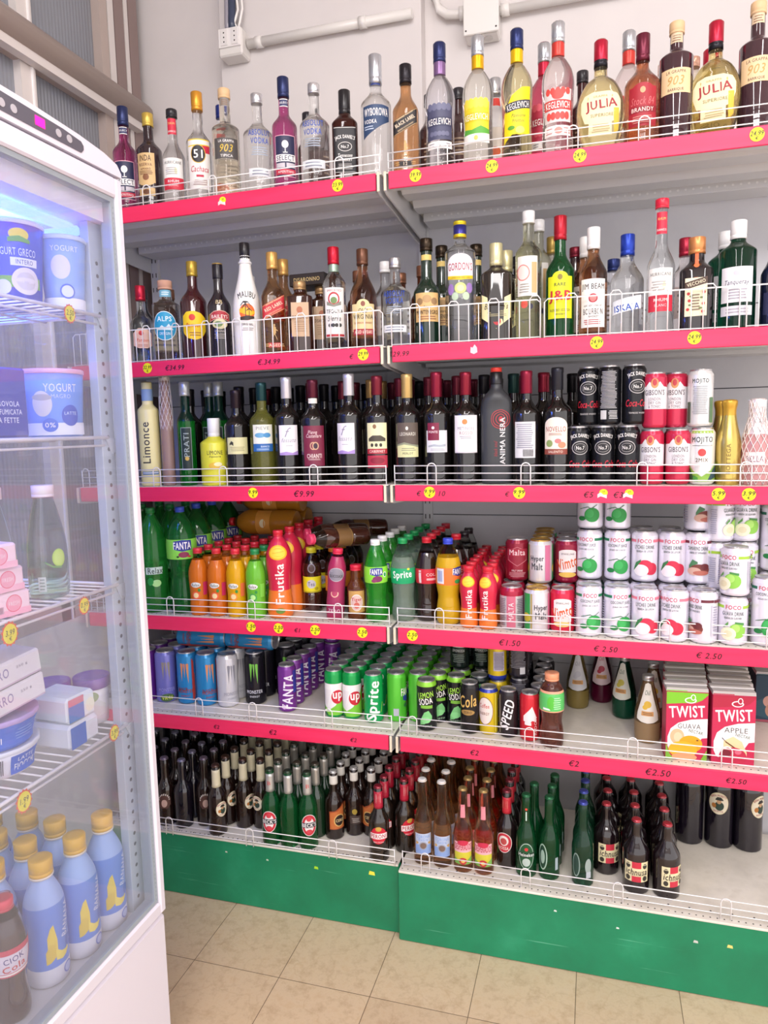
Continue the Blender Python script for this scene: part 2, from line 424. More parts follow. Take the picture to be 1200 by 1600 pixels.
def hurricane(key, H, cap, ck):
    spirit(key, 'rum_bottle', H, 32, H*.5, H*.68, 14, [(9e3, G_CLEAR)], (22, cap, ck),
       [('label', [R(-30, 30, H*.18, H*.48, 'f0eeea'), T('HURRICANE', 0, H*.435, 8, '3a3a3a', 50), El(8, H*.35, 4, 9, 'd8d8b0')]+lines(-22, 14, H*.31, H*.39, 4, 'b0aaa6')+[R(-30.5, 30.5, H*.16, H*.28, 'd23046'), T('RHUM', 0, H*.245, 7, WHT, 30), T('BLANC', 0, H*.205, 6, 'f2c8cc', 26)]),
        ('neck_label', [R(-13.5, 13.5, H*.74, H*.90, 'cf2a44'), T('RHUM', 0, H*.85, 6, 'f0c070', 18), T('BIANCO', 0, H*.77, 5, WHT, 22)])])
hurricane('rum_small', 269, '1e1c22', 'plastic'); hurricane('rum_big', 316, 'd4233e', 'plastic')
spirit('cachaca', 'cachaca_bottle', 303, 35, 165, 205, 14, [(9e3, G_CLEAR)], (50, 'dc9a34', 'foil'),
   [('label', [R(-33, 33, 34, 165, 'eae6e2'), P([(-33, 148, 168), (33, 152, 168)], 'f0cf1c'), P([(0, 130, 150), (33, 132, 152)], 'cf2a48'), El(-3, 128, 21, 25, 'd8b03c'), El(-3, 128, 19, 23, '28262c'), T('51', -3, 128, 22, WHT, 24, bold=.06), T('Cachaca', 0, 88, 16, 'c02a48', 50, shear=.3, bold=.02), R(-10, 10, 66, 72, 'c02a48')]+lines(-20, 20, 44, 60, 3, 'b09a98'))])
def g903(key, H, body, mk, lab, ink, name='grappa_bottle', typ='TIPICA'):
    spirit(key, name, H, 38, 190, 212, 15, [(9e3, M(body, mk))], (26, 'd9b68a', 'paper'),
       [('label', [R(-36, 36, 104, 158, lab), T('LA GRAPPA', 0, 150, 7, ink, 44), T('903', 0, 131, 20, 'd8b848' if lab != 'e8c79a' else 'c09858', 36, shear=.3), T(typ, 0, 111, 7, ink, 34)]),
        ('neck_label', [R(-15, 15, H-48, H-26, 'd8c0a0' if lab == 'e8c79a' else '8a8480')]+lines(-10, 10, H-46, H-30, 3, '8a6a50'))])
g903('grappa_clear', 298, 'f0ead8', 'glass', '54504e', WHT)
g903('grappa_dark', 285, '3a2028', 'dark', 'e8c79a', '5a3a30', typ='BARRIQUE')
g903('grappa_dark_small', 271, '3a2028', 'dark', 'e8c79a', '5a3a30', typ='BARRIQUE')
SQ = sect(5, 1, 150, 185)
spirit('whiskey_square', 'whiskey_bottle', 240, 34, 150, 185, 14, [(9e3, M('4a1e16', 'tint'))], (62, '1a181c', 'plastic'),
   [('label', [R(-30, 30, 22, 138, BLK), R(-28.5, 28.5, 23.5, 24.5, WHT), R(-28.5, 28.5, 135, 136, WHT), T("JACK DANIEL'S", 0, 112, 12, WHT, 52, arc=70), El(0, 88, 18, 12, 'd8d4d0'), El(0, 88, 16.5, 10.5, BLK), T('No.7', 0, 88, 8, WHT, 20), T('Tennessee', 0, 66, 9, WHT, 36, shear=.2), T('WHISKEY', 0, 55, 7, WHT, 36)]+lines(-22, 22, 30, 46, 4, 'b8b4b0'))], sec=SQ)
spirit('wyborowa', 'vodka_bottle', 313, 40, 188, 225, 15, [(9e3, G_CLEAR)], (72, 'c8ccd4', 'metal'),
   [('label', [P([(-38, 96, 176), (-10, 112, 178), (15, 128, 178), (38, 140, 176)], '2e4468'), T('WYBOROWA', 0, 160, 19, WHT, 66, bold=.05), T('VODKA', -16, 137, 10, WHT, 34)]+lines(-34, -4, 116, 128, 2, 'b8c4d8')),
    ('neck_band', [R(-14, 14, 236, 241, '2a3a7a')])])
J = sect(5, 1, 158, 205)
def walker(key, H, lab, txt, gold):
    spirit(key, 'whisky_bottle', H, 33, H*.57, H*.75, 14, [(9e3, M('c88444', 'glass'))], (46, '28242a' if key.endswith('black') else 'd8a860', 'foil'),
       [('label', [P([(-31, H*.33, H*.47), (31, H*.44, H*.58)], lab), P([(-31, H*.335, H*.34), (31, H*.445, H*.45)], gold), P([(-31, H*.46, H*.465), (31, H*.57, H*.575)], gold), T(txt, 0, H*.465, 9, 'f0dcc0', 54, rot=27, bold=.04), T('JOHNNIE WALKER', 0, H*.51, 4.5, 'e8cca0', 46, rot=27)]+[T('BLENDED SCOTCH WHISKY', 2, H*.415, 3.6, 'e8cca0', 44, rot=27)]),
        ('emblem', [El(0, H*.285, 2.6, 3.2, gold), P([(-3, H*.20, H*.27), (0, H*.19, H*.275), (4, H*.21, H*.265)], gold), P([(-8, H*.14, H*.15), (-1, H*.19, H*.205)], gold), P([(1, H*.19, H*.205), (7, H*.14, H*.15)], gold), P([(3, H*.24, H*.25), (9, H*.225, H*.232)], gold)]),
        ('lower_label', [R(-18, 18, H*.07, H*.115, lab), T('12' if 'black' in key else 'AGED', 0, H*.092, 8, 'f0dcc0')]+lines(-26, -14, H*.075, H*.11, 2, gold)+lines(14, 26, H*.075, H*.11, 2, gold))], sec=sect(5, 1, H*.57, H*.75))
walker('walker_black', 277, '221c1e', 'BLACK LABEL', 'c8a064'); walker('walker_red', 283, 'c42a34', 'RED LABEL', 'd8b070')
def keg(key, glass, gk, cap, ck, neck, labels, H=314):
    p = [(22, 2), (34, 0), (37, 3), (37.5, 40), (36, 90), (38, 150), (38.5, 180), (33, 205), (20, 228), (14.5, 240), (14, H-4), (11, H-1)]
    p = p[:2]+spl(p[2:], 3)
    kind(key, 'vodka_bottle', 'bottle', p, [(9e3, M(glass, gk))], H,
         [('cap', capcyl(16, H-46, H), M(cap, ck), 0), ('neck_sleeve', [(15.2, H-78), (15.4, H-74), (15.4, H-48), (15, H-46)], M(neck, 'foil'), 0)], labels, n=22, rows=3)
def kegl(c1, c2, txt, bot, ink=WHT):
    return [('label', [R(-35, 35, 72, 152, c1)]+[El(-24+i*12, 150, 7, 9, c2) for i in range(5)]+[R(-35, 35, 104, 126, bot), T(txt, 0, 115, 15, ink, 60, bold=.04)]+[El(-20+i*10, 86, 6, 6, c2) for i in range(5)]),
            ('lower_label', [R(-35, 35, 50, 68, 'f0ece8'), El(0, 59, 8, 8, 'e8e4e4'), T('6', 0, 59, 9, '4a4a5a')]+lines(-30, -12, 53, 65, 2, '9a96a0')+lines(12, 30, 53, 65, 2, '9a96a0'))]
keg('keg_dark', 'e8e8f0', 'glass', '2c3462', 'foil', '8a6a98', kegl('4a4c68', '6a6c88', 'KEGLEVICH', '3a3c58'))
keg('keg_lemon', 'f4f4ea', 'glass', 'c8ccd2', 'metal', 'f0b818', [('label', [R(-35, 35, 74, 150, 'ead02c')]+[El(-24+i*12, 146, 8, 12, 'f0dc4c') for i in range(5)]+[R(-35, 35, 104, 124, 'd8c020'), T('KEGLEVICH', 0, 114, 14, 'f8f4e0', 60, bold=.04), P([(-35, 72, 88), (-10, 74, 84), (12, 74, 92), (35, 74, 84)], '5aa83c'), R(-35, 35, 52, 74, 'f0ece4'), El(0, 64, 5, 6, 'c8c060')])])
keg('keg_yellow', 'e8dca0', 'glass', '2a3566', 'foil', 'f0c418', [('label', [P([(-35, 40, 110), (-12, 60, 150), (12, 60, 168), (35, 60, 172)], 'f2d818'), P([(-30, 112, 132), (35, 122, 142)], '30323e'), T('KEGLEVICH', 3, 127, 14, WHT, 56, rot=8, bold=.04), T('Passione', 4, 104, 8, '4a7a30', 34, shear=.3), T('Fruttini', 4, 92, 8, '4a7a30', 30, shear=.3), El(8, 70, 15, 12, 'f4c818'), El(8, 70, 11, 8.5, 'f8e46c'), El(-14, 76, 9, 5, '5aa030')])])
keg('keg_red', 'f6e8e8', 'glass', 'c8ccd2', 'metal', 'e04840', [('label', [R(-35, 35, 76, 152, 'd8d0d0')]+[El(-24+i*12, 146, 6, 8, 'd84a44') for i in range(5)]+[El(0, 138, 14, 11, 'd84a44'), R(-35, 35, 104, 126, 'c83c3a'), T('KEGLEVICH', 0, 115, 15, WHT, 60, bold=.05)]+[El(-22+i*11, 90, 6, 9, 'd84a44') for i in range(5)]), ('lower_label', [R(-35, 35, 44, 68, 'f2ecea'), El(2, 56, 10, 8, 'e08a80')]+lines(-30, -12, 48, 64, 3, 'c07a78')+lines(14, 32, 48, 64, 3, 'c07a78'))])
keg('keg_magenta', 'c82c50', 'glass', 'c8ccd2', 'metal', 'c82844', kegl('b82c48', 'd85868', 'KEGLEVICH', 'a82440'))
# flask
FL = sect(2.6, .62, 130, 185)
kind('julia', 'grappa_flask', 'bottle', [(18, 1), (30, 0)]+spl([(36, 4), (46, 30), (54, 70), (55, 100), (50, 130), (36, 158), (20, 172), (15, 182), (14, 252), (11, 255)], 3), [(9e3, M('e9d68c', 'glass'))], 256,
     [('cap', capcyl(16, 196, 256), [(.215, M('24222a', 'foil')), (9, M('b8203a', 'foil'))], 0)],
     [('label', [P([(-42, 88, 112), (-34, 64, 126), (-18, 60, 132), (20, 60, 132), (36, 66, 126), (44, 90, 112)], 'ecdfb4'), R(-26, 26, 34, 66, 'ecdfb4'), P([(30, 36, 92), (40, 44, 92)], 'd8b83c'), T('JULIA', 2, 100, 26, '9c2430', 68, bold=.05, rot=4), T('SUPERIORE', 4, 78, 7, '8a7a4a', 50), T('GRAPPA', 0, 121, 5, 'b0a070', 30)]+lines(-20, 22, 40, 60, 4, 'b8a878'))], n=24, sec=FL, rows=3)
spirit('brandy', 'brandy_bottle', 257, 41, 142, 186, 14, [(9e3, M('c4602c', 'glass'))], (60, '6a2236', 'foil'),
   [('label', [R(-33, 33, 40, 128, 'a41c2c'), El(0, 124, 24, 12, 'a41c2c'), El(0, 120, 6, 7, 'd8a078'), T('Stock 84', 0, 96, 17, 'c86468', 54, shear=.3), R(-33, 33, 70, 84, '8a1424'), T('BRANDY', 0, 77, 9, 'f0d8d0', 50)]+lines(-24, 24, 46, 64, 4, 'd08880'))])
spirit('grappa_small', 'grappa_bottle', 232, 24, 140, 170, 12, [(9e3, M('e8dcc8', 'glass'))], (24, 'd8a890', 'foil'), [('label', [R(-22, 22, 50, 110, 'e8c8b8')]+lines(-16, 16, 56, 104, 6, 'a07868'))])
spirit('blue_cap_bottle', 'liqueur_bottle', 303, 30, 180, 215, 13, [(9e3, G_CLEAR)], (36, '2c3c8c', 'foil'), [('label', [R(-26, 26, 50, 130, 'e8e0d4')]+lines(-18, 18, 60, 120, 6, '90887c'))])
spirit('dark_back_bottle', 'liqueur_bottle', 239, 30, 140, 175, 13, [(9e3, M('3a1a1c', 'dark'))], (30, '26242a', 'plastic'), [('label', [R(-26, 26, 50, 120, '4a2a24')]+lines(-18, 18, 60, 110, 5, 'a89078'))])
spirit('silver_cap_back', 'vodka_bottle', 250, 30, 150, 190, 13, [(9e3, G_CLEAR)], (42, 'c8ccd0', 'metal'), [('neck_label', [R(-13, 13, 178, 198, 'd84038')]), ('label', [R(-26, 26, 50, 120, 'e4dcd8'), El(0, 60, 14, 12, 'd8643c')])])

# ---- spirits, second shelf
spirit('pampero_white', 'rum_bottle', 229, 32, 118, 158, 13, [(9e3, G_CLEAR)], (44, 'b41c38', 'foil'),
   [('label', [P([(-30, 52, 88), (-12, 44, 102), (12, 44, 102), (30, 52, 88)], 'ecc4b0'), El(-4, 88, 7, 7, 'd04040'), T('Pampero', 2, 66, 13, 'd8644c', 40, shear=.3)]+lines(-16, 16, 48, 56, 2, 'c08070'))])
spirit('alps_gin', 'gin_bottle', 236, 40, 165, 182, 19, [(9e3, G_CLEAR)], (26, 'c89a84', 'matte'),
   [('label', [El(-4, 102, 36, 42, 'e4f0f4'), El(-4, 102, 34, 40, '2a9cc4'), T('ALPS', -4, 122, 14, 'e8f4f8', 42, bold=.04), P([(-26, 90, 92), (-12, 90, 104), (-2, 90, 96), (8, 90, 108), (20, 90, 92)], 'd8ecf4'), T('DRY GIN', -4, 80, 8, 'e8f4f8', 30)]), ('neck_label', [R(-18, 18, 188, 208, '78b4cc')]+lines(-12, 12, 192, 204, 2, 'e4f0f4'))])
spirit('pampero', 'rum_bottle', 282, 38, 165, 212, 14, [(9e3, M('3c1418', 'dark'))], (42, 'b89a3c', 'foil'),
   [('label', [P([(-36, 78, 124), (-22, 62, 136), (0, 56, 138), (20, 62, 132), (36, 82, 118)], 'f0cc20'), El(-6, 120, 9, 9, 'd83c2c'), T('Pampero', 0, 96, 16, 'c83c24', 50, shear=.3, bold=.04)]+lines(-18, 18, 66, 80, 2, 'a86c20'))])
spirit('baileys', 'liqueur_bottle', 269, 33, 148, 196, 13, [(9e3, M('221a20', 'dark'))], (3, 'c8a860', 'foil'),
   [('label', [P([(-31, 102, 124), (-16, 108, 132), (0, 110, 135), (16, 108, 132), (31, 102, 124)], 'd8b098'), P([(-29, 104, 122), (-16, 110, 130), (0, 112, 133), (16, 110, 130), (29, 104, 122)], 'b02c38'), T('BAILEYS', 0, 117, 10, 'f0e4d8', 48, bold=.05), El(0, 96, 22, 14, 'd8d0a8'), El(-4, 96, 12, 8, '6a8858')]), ('monogram', [T('BB', 0, 158, 11, 'c8b890', 18, bold=.05)]), ('lower_lettering', [T('ORIGINAL', 0, 76, 6, 'c8c0b8', 30)]+lines(-18, 18, 54, 70, 3, 'a8a098'))],
   extra=[('neck_sleeve', [(14.6, 226), (14.8, 228), (14.8, 264), (14, 266)], M('1a1620', 'plastic'), 0)])
kind('malibu', 'coconut_rum_bottle', 'bottle', [(24, 1), (36, 0)]+spl([(38, 4), (39, 60), (39.5, 130), (36, 165), (27, 200), (19, 235), (16, 262), (14, 278), (13, 312), (10, 315)], 3), [(9e3, M('f2f0ee', 'plastic'))], 317,
   [('cap', capcyl(14.5, 270, 317), M('1e1a1e', 'plastic'), 0), ('collar', [(16.5, 258), (19, 260), (19, 264), (15.5, 267)], M('e8e8ea', 'plastic'), 0)],
   [('printed_design', [T('MALIBU', 0, 172, 17, '3c3838', 58, bold=.05, arc=60), El(0, 122, 22, 23, 'e86a28'), P([(-22, 122, 130), (-8, 116, 136), (10, 112, 128), (22, 118, 124)], 'f4b820'), P([(-20, 100, 108), (0, 99, 112), (20, 104, 110)], '3a2a20'), P([(-5, 100, 146), (-3, 100, 146)], '2c201c'), P([(-18, 138, 141), (-10, 148, 152), (-4, 146, 152), (3, 148, 151), (12, 137, 139)], '2c201c'), P([(-14, 130, 133), (-4, 142, 148), (6, 130, 132)], '2c201c'), P([(5, 102, 130), (6.5, 102, 130)], '2c201c'), P([(-2, 124, 126), (6, 129, 133), (14, 123, 125)], '2c201c'), T('ORIGINAL', 0, 88, 6, '5a5450', 30)]+lines(-16, 16, 70, 80, 2, 'b0aaa8'))], n=24, rows=3)
spirit('disaronno', 'amaretto_bottle', 196, 35, 152, 168, 16, [(9e3, M('32140e', 'dark'))], (22, 'b89468', 'foil'),
   [('label', [R(-23, 25, 44, 136, 'c8a888'), El(0, 116, 8, 9, 'b06848'), T('DISARONNO', 1, 96, 9, '4a2820', 42, bold=.04)]+lines(-16, 18, 56, 86, 5, 'a88868'))], sec=sect(6, 1, 155, 168))
spirit('tequila', 'tequila_bottle', 279, 32, 182, 218, 14, [(9e3, G_CLEAR)], (46, 'c81c34', 'foil'),
   [('label', [R(-29, 29, 36, 168, 'f0eeec'), T('IMPORTED', 0, 160, 6, '9a3038', 40), El(-2, 138, 16, 18, 'b83038'), El(-2, 138, 12, 13, 'f0eeec'), El(-2, 134, 9, 9, '6a8a50'), P([(-22, 122, 132), (-2, 116, 122), (18, 122, 132)], '8a8a80'), T('TEQUILA', 0, 104, 12, '3a3a3c', 46, bold=.04), T('Sierra', -2, 86, 14, '5a5a5c', 36, shear=.3), El(-14, 68, 5, 5, '3a3a3a'), El(-5, 68, 5, 5, '3a3a3a'), El(4, 68, 5, 5, '3a3a3a'), El(13, 68, 5, 5, '3a3a3a'), R(-26, 26, 38, 44, 'b83038')])],
   foil=(212, 236, '9ab0a0'))
spirit('old_virginia', 'bourbon_bottle', 266, 36, 142, 212, 14, [(9e3, M('c4743c', 'glass'))], (42, '6a4634', 'foil'),
   [('label', [R(-34, 34, 46, 118, 'e4d09c'), El(0, 116, 18, 14, 'e4d09c'), El(0, 118, 6, 7, '8a5040'), T('OLD', 0, 100, 12, '4a3c34', 24, bold=.03), T('VIRGINIA', 0, 84, 12, '4a3c34', 56, bold=.03), T('BOURBON WHISKEY', 0, 68, 5, 'a84838', 50), P([(-30, 36, 52), (30, 36, 52)], 'a82434'), T('AGED 6 YEARS', 0, 44, 9, 'f4e4d0', 50, bold=.04)])])
spirit('montenegro', 'amaro_bottle', 276, 35, 138, 178, 15, [(9e3, M('12281c', 'dark'))], (32, '3a3026', 'metal'),
   [('label', [R(-34, 34, 60, 134, 'd8b276'), El(-20, 112, 9, 9, '9a7a54'), El(20, 112, 9, 9, '9a7a54'), El(0, 118, 12, 10, 'b89464'), T('Amaro', 0, 98, 7, '4a3424', 20, shear=.3), T('MONTENEGRO', 0, 84, 11, '3a2820', 60, bold=.05)]+lines(-26, 26, 64, 76, 2, '9a6848')), ('neck_label', [R(-16, 16, 220, 234, 'dcc070'), R(-15.5, 15.5, 246, 262, 'c89c58')]+lines(-12, 12, 248, 260, 2, '6a4a30'))])
spirit('gordons', 'gin_bottle', 311, 40, 232, 258, 15, [(9e3, G_CLEAR)], (10, 'e0c828', 'foil'),
   [('label', [El(0, 200, 36, 24, 'f0ecf0'), P([(-36, 170, 202), (0, 168, 206), (36, 170, 202)], 'f0ecf0'), T("GORDON'S", 0, 192, 19, 'a02c44', 66, bold=.05), P([(-36, 162, 170), (0, 158, 168), (36, 162, 170)], 'e8c820'), T('LONDON DRY GIN', 0, 164, 4.5, '6a5a30', 50)]+[El(-26, 136, 9, 14, '9878b8'), El(24, 138, 9, 13, '9878b8'), El(0, 138, 15, 14, 'c8d880'), El(0, 138, 9, 8, 'e4e8a8'), El(-14, 118, 9, 10, 'b8ccb0'), El(14, 118, 9, 10, 'b8ccb0')])],
   extra=[('neck_foil', [(16.8, 270), (16.9, 272), (16.9, 278), (16.7, 301)], [(.279, M('e0c020', 'foil')), (9, M('3a3a8c', 'foil'))], 0)])
spirit('ballantines', 'whisky_bottle', 248, 40, 168, 192, 15, [(9e3, M('221a14', 'dark'))], (56, 'e0d8a8', 'foil'),
   [('label', [P([(-37, 60, 118), (0, 32, 98), (37, 60, 118)], 'e4dca8'), T("Ballantine's", 0, 88, 15, '3a3430', 58, shear=.3), El(2, 50, 9, 9, 'b83038')]+lines(-26, 26, 62, 78, 4, 'a8a078')), ('crest', [El(0, 140, 13, 17, '9a9488'), El(0, 140, 9, 12, '4a443c')])], sec=sect(4, .8, 160, 190))
spirit('grappa_tall', 'grappa_bottle', 319, 33, 215, 250, 14, [(9e3, M('eeeec8', 'glass'))], (30, 'dcdcdc', 'plastic'),
   [('label', [R(-26, 28, 108, 205, 'e8e6e0'), El(-10, 165, 18, 20, 'e0847c'), El(-10, 165, 15, 17, 'f0d8d0'), R(12, 26, 115, 190, 'c8a878'), El(-6, 88, 9, 10, 'd85848'), El(10, 82, 6, 7, '3a3a50')]+lines(-20, 8, 115, 140, 4, 'a09a90'))])
spirit('jb', 'whisky_bottle', 300, 35, 165, 212, 14, [(9e3, M('1c6a38', 'tint'))], (58, 'b42030', 'foil'),
   [('label', [R(-33, 33, 48, 150, 'dce01c'), El(0, 148, 20, 14, 'dce01c'), El(0, 148, 6, 7, '8a7a30'), T('RARE', 0, 130, 8, '3a4430', 28), T('J&B', 0, 100, 30, 'c02434', 56, bold=.07), T('BLENDED SCOTCH', 0, 68, 6, '5a5a30', 50), T('WHISKY', 0, 58, 5, '5a5a30', 24)])])
spirit('jim_beam', 'bourbon_bottle', 265, 34, 150, 205, 14, [(9e3, M('b86c34', 'glass'))], (52, 'e8e6e4', 'paper'),
   [('label', [R(-32, 32, 22, 138, 'f2f0ee'), T('JIM BEAM', 0, 118, 17, '3a3434', 58, bold=.04), El(0, 92, 11, 11, 'b83848'), El(0, 92, 8, 8, 'd88a88'), T('KENTUCKY STRAIGHT', 0, 74, 4, '5a5450', 44), T('BOURBON', 0, 60, 14, '4a4444', 48, bold=.02), T('WHISKEY', 0, 48, 5, '4a4444', 26)]+lines(-22, 22, 28, 42, 3, 'b85858'))])
spirit('iskaja', 'vodka_bottle', 241, 39, 130, 184, 15, [(9e3, G_CLEAR)], (50, '2440a8', 'foil'),
   [('label', [P([(-38, 48, 80), (38, 62, 94)], 'e8ecf2'), T('ISKAJA', 0, 62, 20, '2c54b0', 62, rot=6, bold=.06)])], )
kind('flower_label', 'liqueur_bottle', 'bottle', prof_std(220, 38, 140, 168, 17), [(9e3, M('1c1418', 'dark'))], 220,
   [('cap', capcyl(19, 182, 220), M('d89058', 'foil'), 0)],
   [('label', [R(-24, 24, 34, 122, 'eadfc0'), P([(-24, 96, 112), (24, 108, 124)], '4a3428'), T('VECCHIO', 0, 110, 8, 'eadfc0', 40, rot=14)]+[El(x, y, 3.5, 3.5, 'c03838') for x, y in ((-16, 86), (-14, 70), (17, 88), (16, 62), (-17, 50), (15, 44))]+[El(x, y, 4, 2, '6a8048') for x, y in ((-10, 80), (12, 76), (-12, 60), (10, 52))]+lines(-9, 9, 46, 86, 6, '7a6a58')), ('seal_strip', [R(-4, 4, 122, 182, 'e0683c'), El(0, 152, 6, 6, 'e87848')])], sec=sect(4, 1, 140, 168), n=22)
spirit('tanqueray', 'gin_bottle', 250, 41, 178, 205, 16, [(9e3, M('0e4a34', 'tint'))], (42, 'e4e4e4', 'paper'),
   [('label', [R(-37, 37, 60, 140, 'eceaf0'), T('Tanqueray', 0, 104, 14, '5a5668', 54, shear=.3), El(0, 126, 8, 6, 'c8c4d0'), R(-37, 37, 30, 52, 'dcdae4')]+lines(-24, 24, 66, 92, 4, 'a8a4b0')+lines(-28, 28, 34, 48, 2, 'a8a4b0'))])
spirit('navy_bottle', 'liqueur_bottle', 200, 30, 120, 160, 15, [(9e3, M('161a34', 'dark'))], (20, '24242c', 'plastic'), [('label', [R(-24, 24, 30, 80, '2c3054'), El(0, 54, 8, 8, 'b8a060')])])
def backb(key, body, bk, cap, ck, lab=None, H=240, Rr=32, ch=30):
    spirit(key, 'spirit_bottle', H, Rr, H*.6, H*.76, 14, [(9e3, M(body, bk))], (ch, cap, ck), [('label', [R(-26, 26, H*.18, H*.5, lab)]+lines(-18, 18, H*.22, H*.44, 4, '8a8078'))] if lab else [])
backb('b_tan', '6a3418', 'tint', '8a5c44', 'foil', 'd8c8a0', 232)
backb('b_white', 'e8e8e8', 'glass', 'e4e4e4', 'plastic', 'e8e8e4', 250, 32)
backb('b_brown', '2c1410', 'dark', 'b89464', 'foil', None, 240)
backb('b_gold', 'e8e0c8', 'glass', 'a88c48', 'foil', 'e0d8b0', 275, ch=44)
backb('b_maroon', '301418', 'dark', '7a1e30', 'foil', 'd8c8b0', 246, ch=26)
backb('b_blue', 'e8e8f0', 'glass', '26346c', 'foil', 'e0e0ea', 206)
backb('b_black', '1a1a1c', 'dark', '2a282e', 'plastic', None, 238)
backb('b_red', 'e8e0e0', 'glass', 'a02038', 'foil', 'e8d8d4', 241, ch=44)
mb = MB(); mb.box(-.055, .055, -.045, .045, 0, .034, M('241a18', 'paper'), .002)
def flat(y): return lambda u, v, off: (u/1000, y-off/1000*.6, v/1000)
KIND['gift_box'] = ('gift_box', 'box', [('body', mb.mesh('gift_box'), -1), ('printed_lettering', label_mesh('gift_box_text', [T('DISARONNO', 0, 17, 11, 'c8b078', 80, bold=.04)], flat(-.0452)), 0)])

# ---- wine shelf
def wine(key, cap, labels, H=292, Rr=36.5, body='14100f', bk='dark', ch=52, name='wine_bottle', ck='foil'):
    p = prof_std(H, Rr, H*.62, H*.755, 13.8)
    kind(key, name, 'bottle', p, [(9e3, M(body, bk))], H, [('capsule', [(14.6, H-ch), (15.2, H-ch+1), (15, H-14), (15.8, H-12), (15.8, H-2), (14, H), (5, H+.2)], M(cap, ck), 0)], labels, n=20)
kind('limonce', 'lemon_cream_bottle', 'bottle', prof_std(312, 31, 226, 248, 16), [(9e3, M('ece2a0', 'plastic'))], 312, [('cap', capcyl(15, 292, 312), M('8c7850', 'matte'), 0), ('neck_label', [(16.3, 255), (16.6, 256), (16.6, 288), (16.3, 290)], M('8aa6c8', 'paper'), 0)],
   [('printed_lettering', [T('Limonce', -9, 130, 24, '3c3838', 122, rot=90, bold=.03)]), ('lower_label', [R(-26, 26, 34, 44, '6a88a8'), R(-24, 24, 38, 41, 'd8e0e8')])])
def net(mb, prof, n, mat, turns=.5, r=.0011):
    for s_ in (1, -1):
        for k in range(n):
            pts = []
            for i, (rr, z) in enumerate(prof):
                a = 2*PI*k/n+s_*turns*2*PI*i/(len(prof)-1); pts.append((rr*math.cos(a), rr*math.sin(a), z))
            mb.tube(pts, r, mat, 3)
nm = MB(); net(nm, [(.0175+.002*math.sin(i*.3), .15+.176*i/16) for i in range(17)], 10, M('ece4e0', 'paper'), .5, .0008)
spirit('netted_bottle', 'bottle_in_net', 326, 19, 190, 260, 13, [(9e3, M('b49488', 'juice'))], (14, 'd8c8c0', 'foil')); KIND['netted_bottle'][2].append(('protective_net', nm.mesh('net1'), -1))
def sambuca(key, H):
    p = prof_std(H, 26, 190, 225, 13)
    kind(key, 'liqueur_bottle', 'bottle', p, [(.0+120, M('1c9a30', 'tint')), (9e3, M('1a4a38', 'tint'))], H, [('cap', capcyl(15.5, H-42, H), M('b8bcbc', 'foil'), 0)],
       [('label', [R(-18, 14, 46, 172, '8a9a98'), R(-16, 12, 48, 170, '20302e'), T('PRATI', -2, 120, 15, '9aa8a4', 70, rot=90), El(-2, 80, 6, 6, 'c8a850')]), ('neck_label', [T('2', 0, H-22, 14, '4a4c4e', bold=.03)])])
sambuca('green_liqueur', 306)
spirit('limone_small', 'lemon_liqueur_bottle', 196, 41, 122, 146, 16, [(9e3, M('dcd83c', 'plastic'))], (56, 'ecece8', 'plastic'),
   [('printed_design', [T('LIMONE', 0, 96, 12, '5a5430', 46, bold=.03), T('liquore', 0, 84, 7, '6a6438', 34, shear=.3), El(0, 58, 20, 10, 'e0b83c'), El(8, 62, 12, 6, 'f0e8b0')])], cat='bottle')
wine('w_horse', '2c2028', [('label', [R(-32, 32, 90, 138, 'd8d4a0'), P([(-24, 116, 120), (-18, 118, 128), (-12, 114, 124)], '3a3830')]+lines(-24, 20, 98, 112, 3, 'a8a078'))], 274)
wine('w_pieve', '1e4448', [('label', [R(-30, 30, 118, 172, 'e8e8d8'), T('PIEVE', 0, 162, 9, '8a9090', 38), El(-8, 142, 16, 7, '6aa4c8'), El(12, 142, 11, 7, '4a90c0'), R(-30, 30, 96, 118, '2a64a8'), T('BIANCO', 6, 110, 5, 'd8e4f0', 24)]+lines(-22, 22, 99, 105, 2, 'b8d0e8'))], 292, body='9a9a48', bk='tint')
wine('w_fossato', 'e0dee6', [('label', [R(-28, 28, 84, 168, 'ece8ee'), T('f', -2, 148, 26, '9a94a8', shear=.4, bold=0), T('fossato', 0, 126, 12, '8a8494', 42, shear=.4, bold=0), P([(-28, 84, 90), (-8, 84, 94), (10, 84, 90), (28, 84, 96)], 'a88ccc')]+lines(-10, 10, 108, 112, 1, 'b0aab8'))], 303, ch=60)
wine('w_chianti', '5c1c30', [('label', [R(-32, 32, 52, 164, '7a2440'), T('Pieve', -4, 146, 10, 'e0c8c8', 26, shear=.3), T('Castellare', 0, 136, 10, 'e0c8c8', 44, shear=.3), El(-3, 108, 9, 11, 'c8a080'), El(-3, 108, 6, 8, '7a2440'), El(4, 108, 9, 11, 'c8a080'), El(4, 108, 6, 8, '3a2438'), T('CHIANTI', 0, 80, 12, 'ecdcd8', 42, bold=.04)]+lines(-20, 20, 68, 73, 2, 'd8b8b8')), ('neck_band', [R(-14.5, 14.5, 226, 240, 'e4e0d8')])], 292, ch=50)
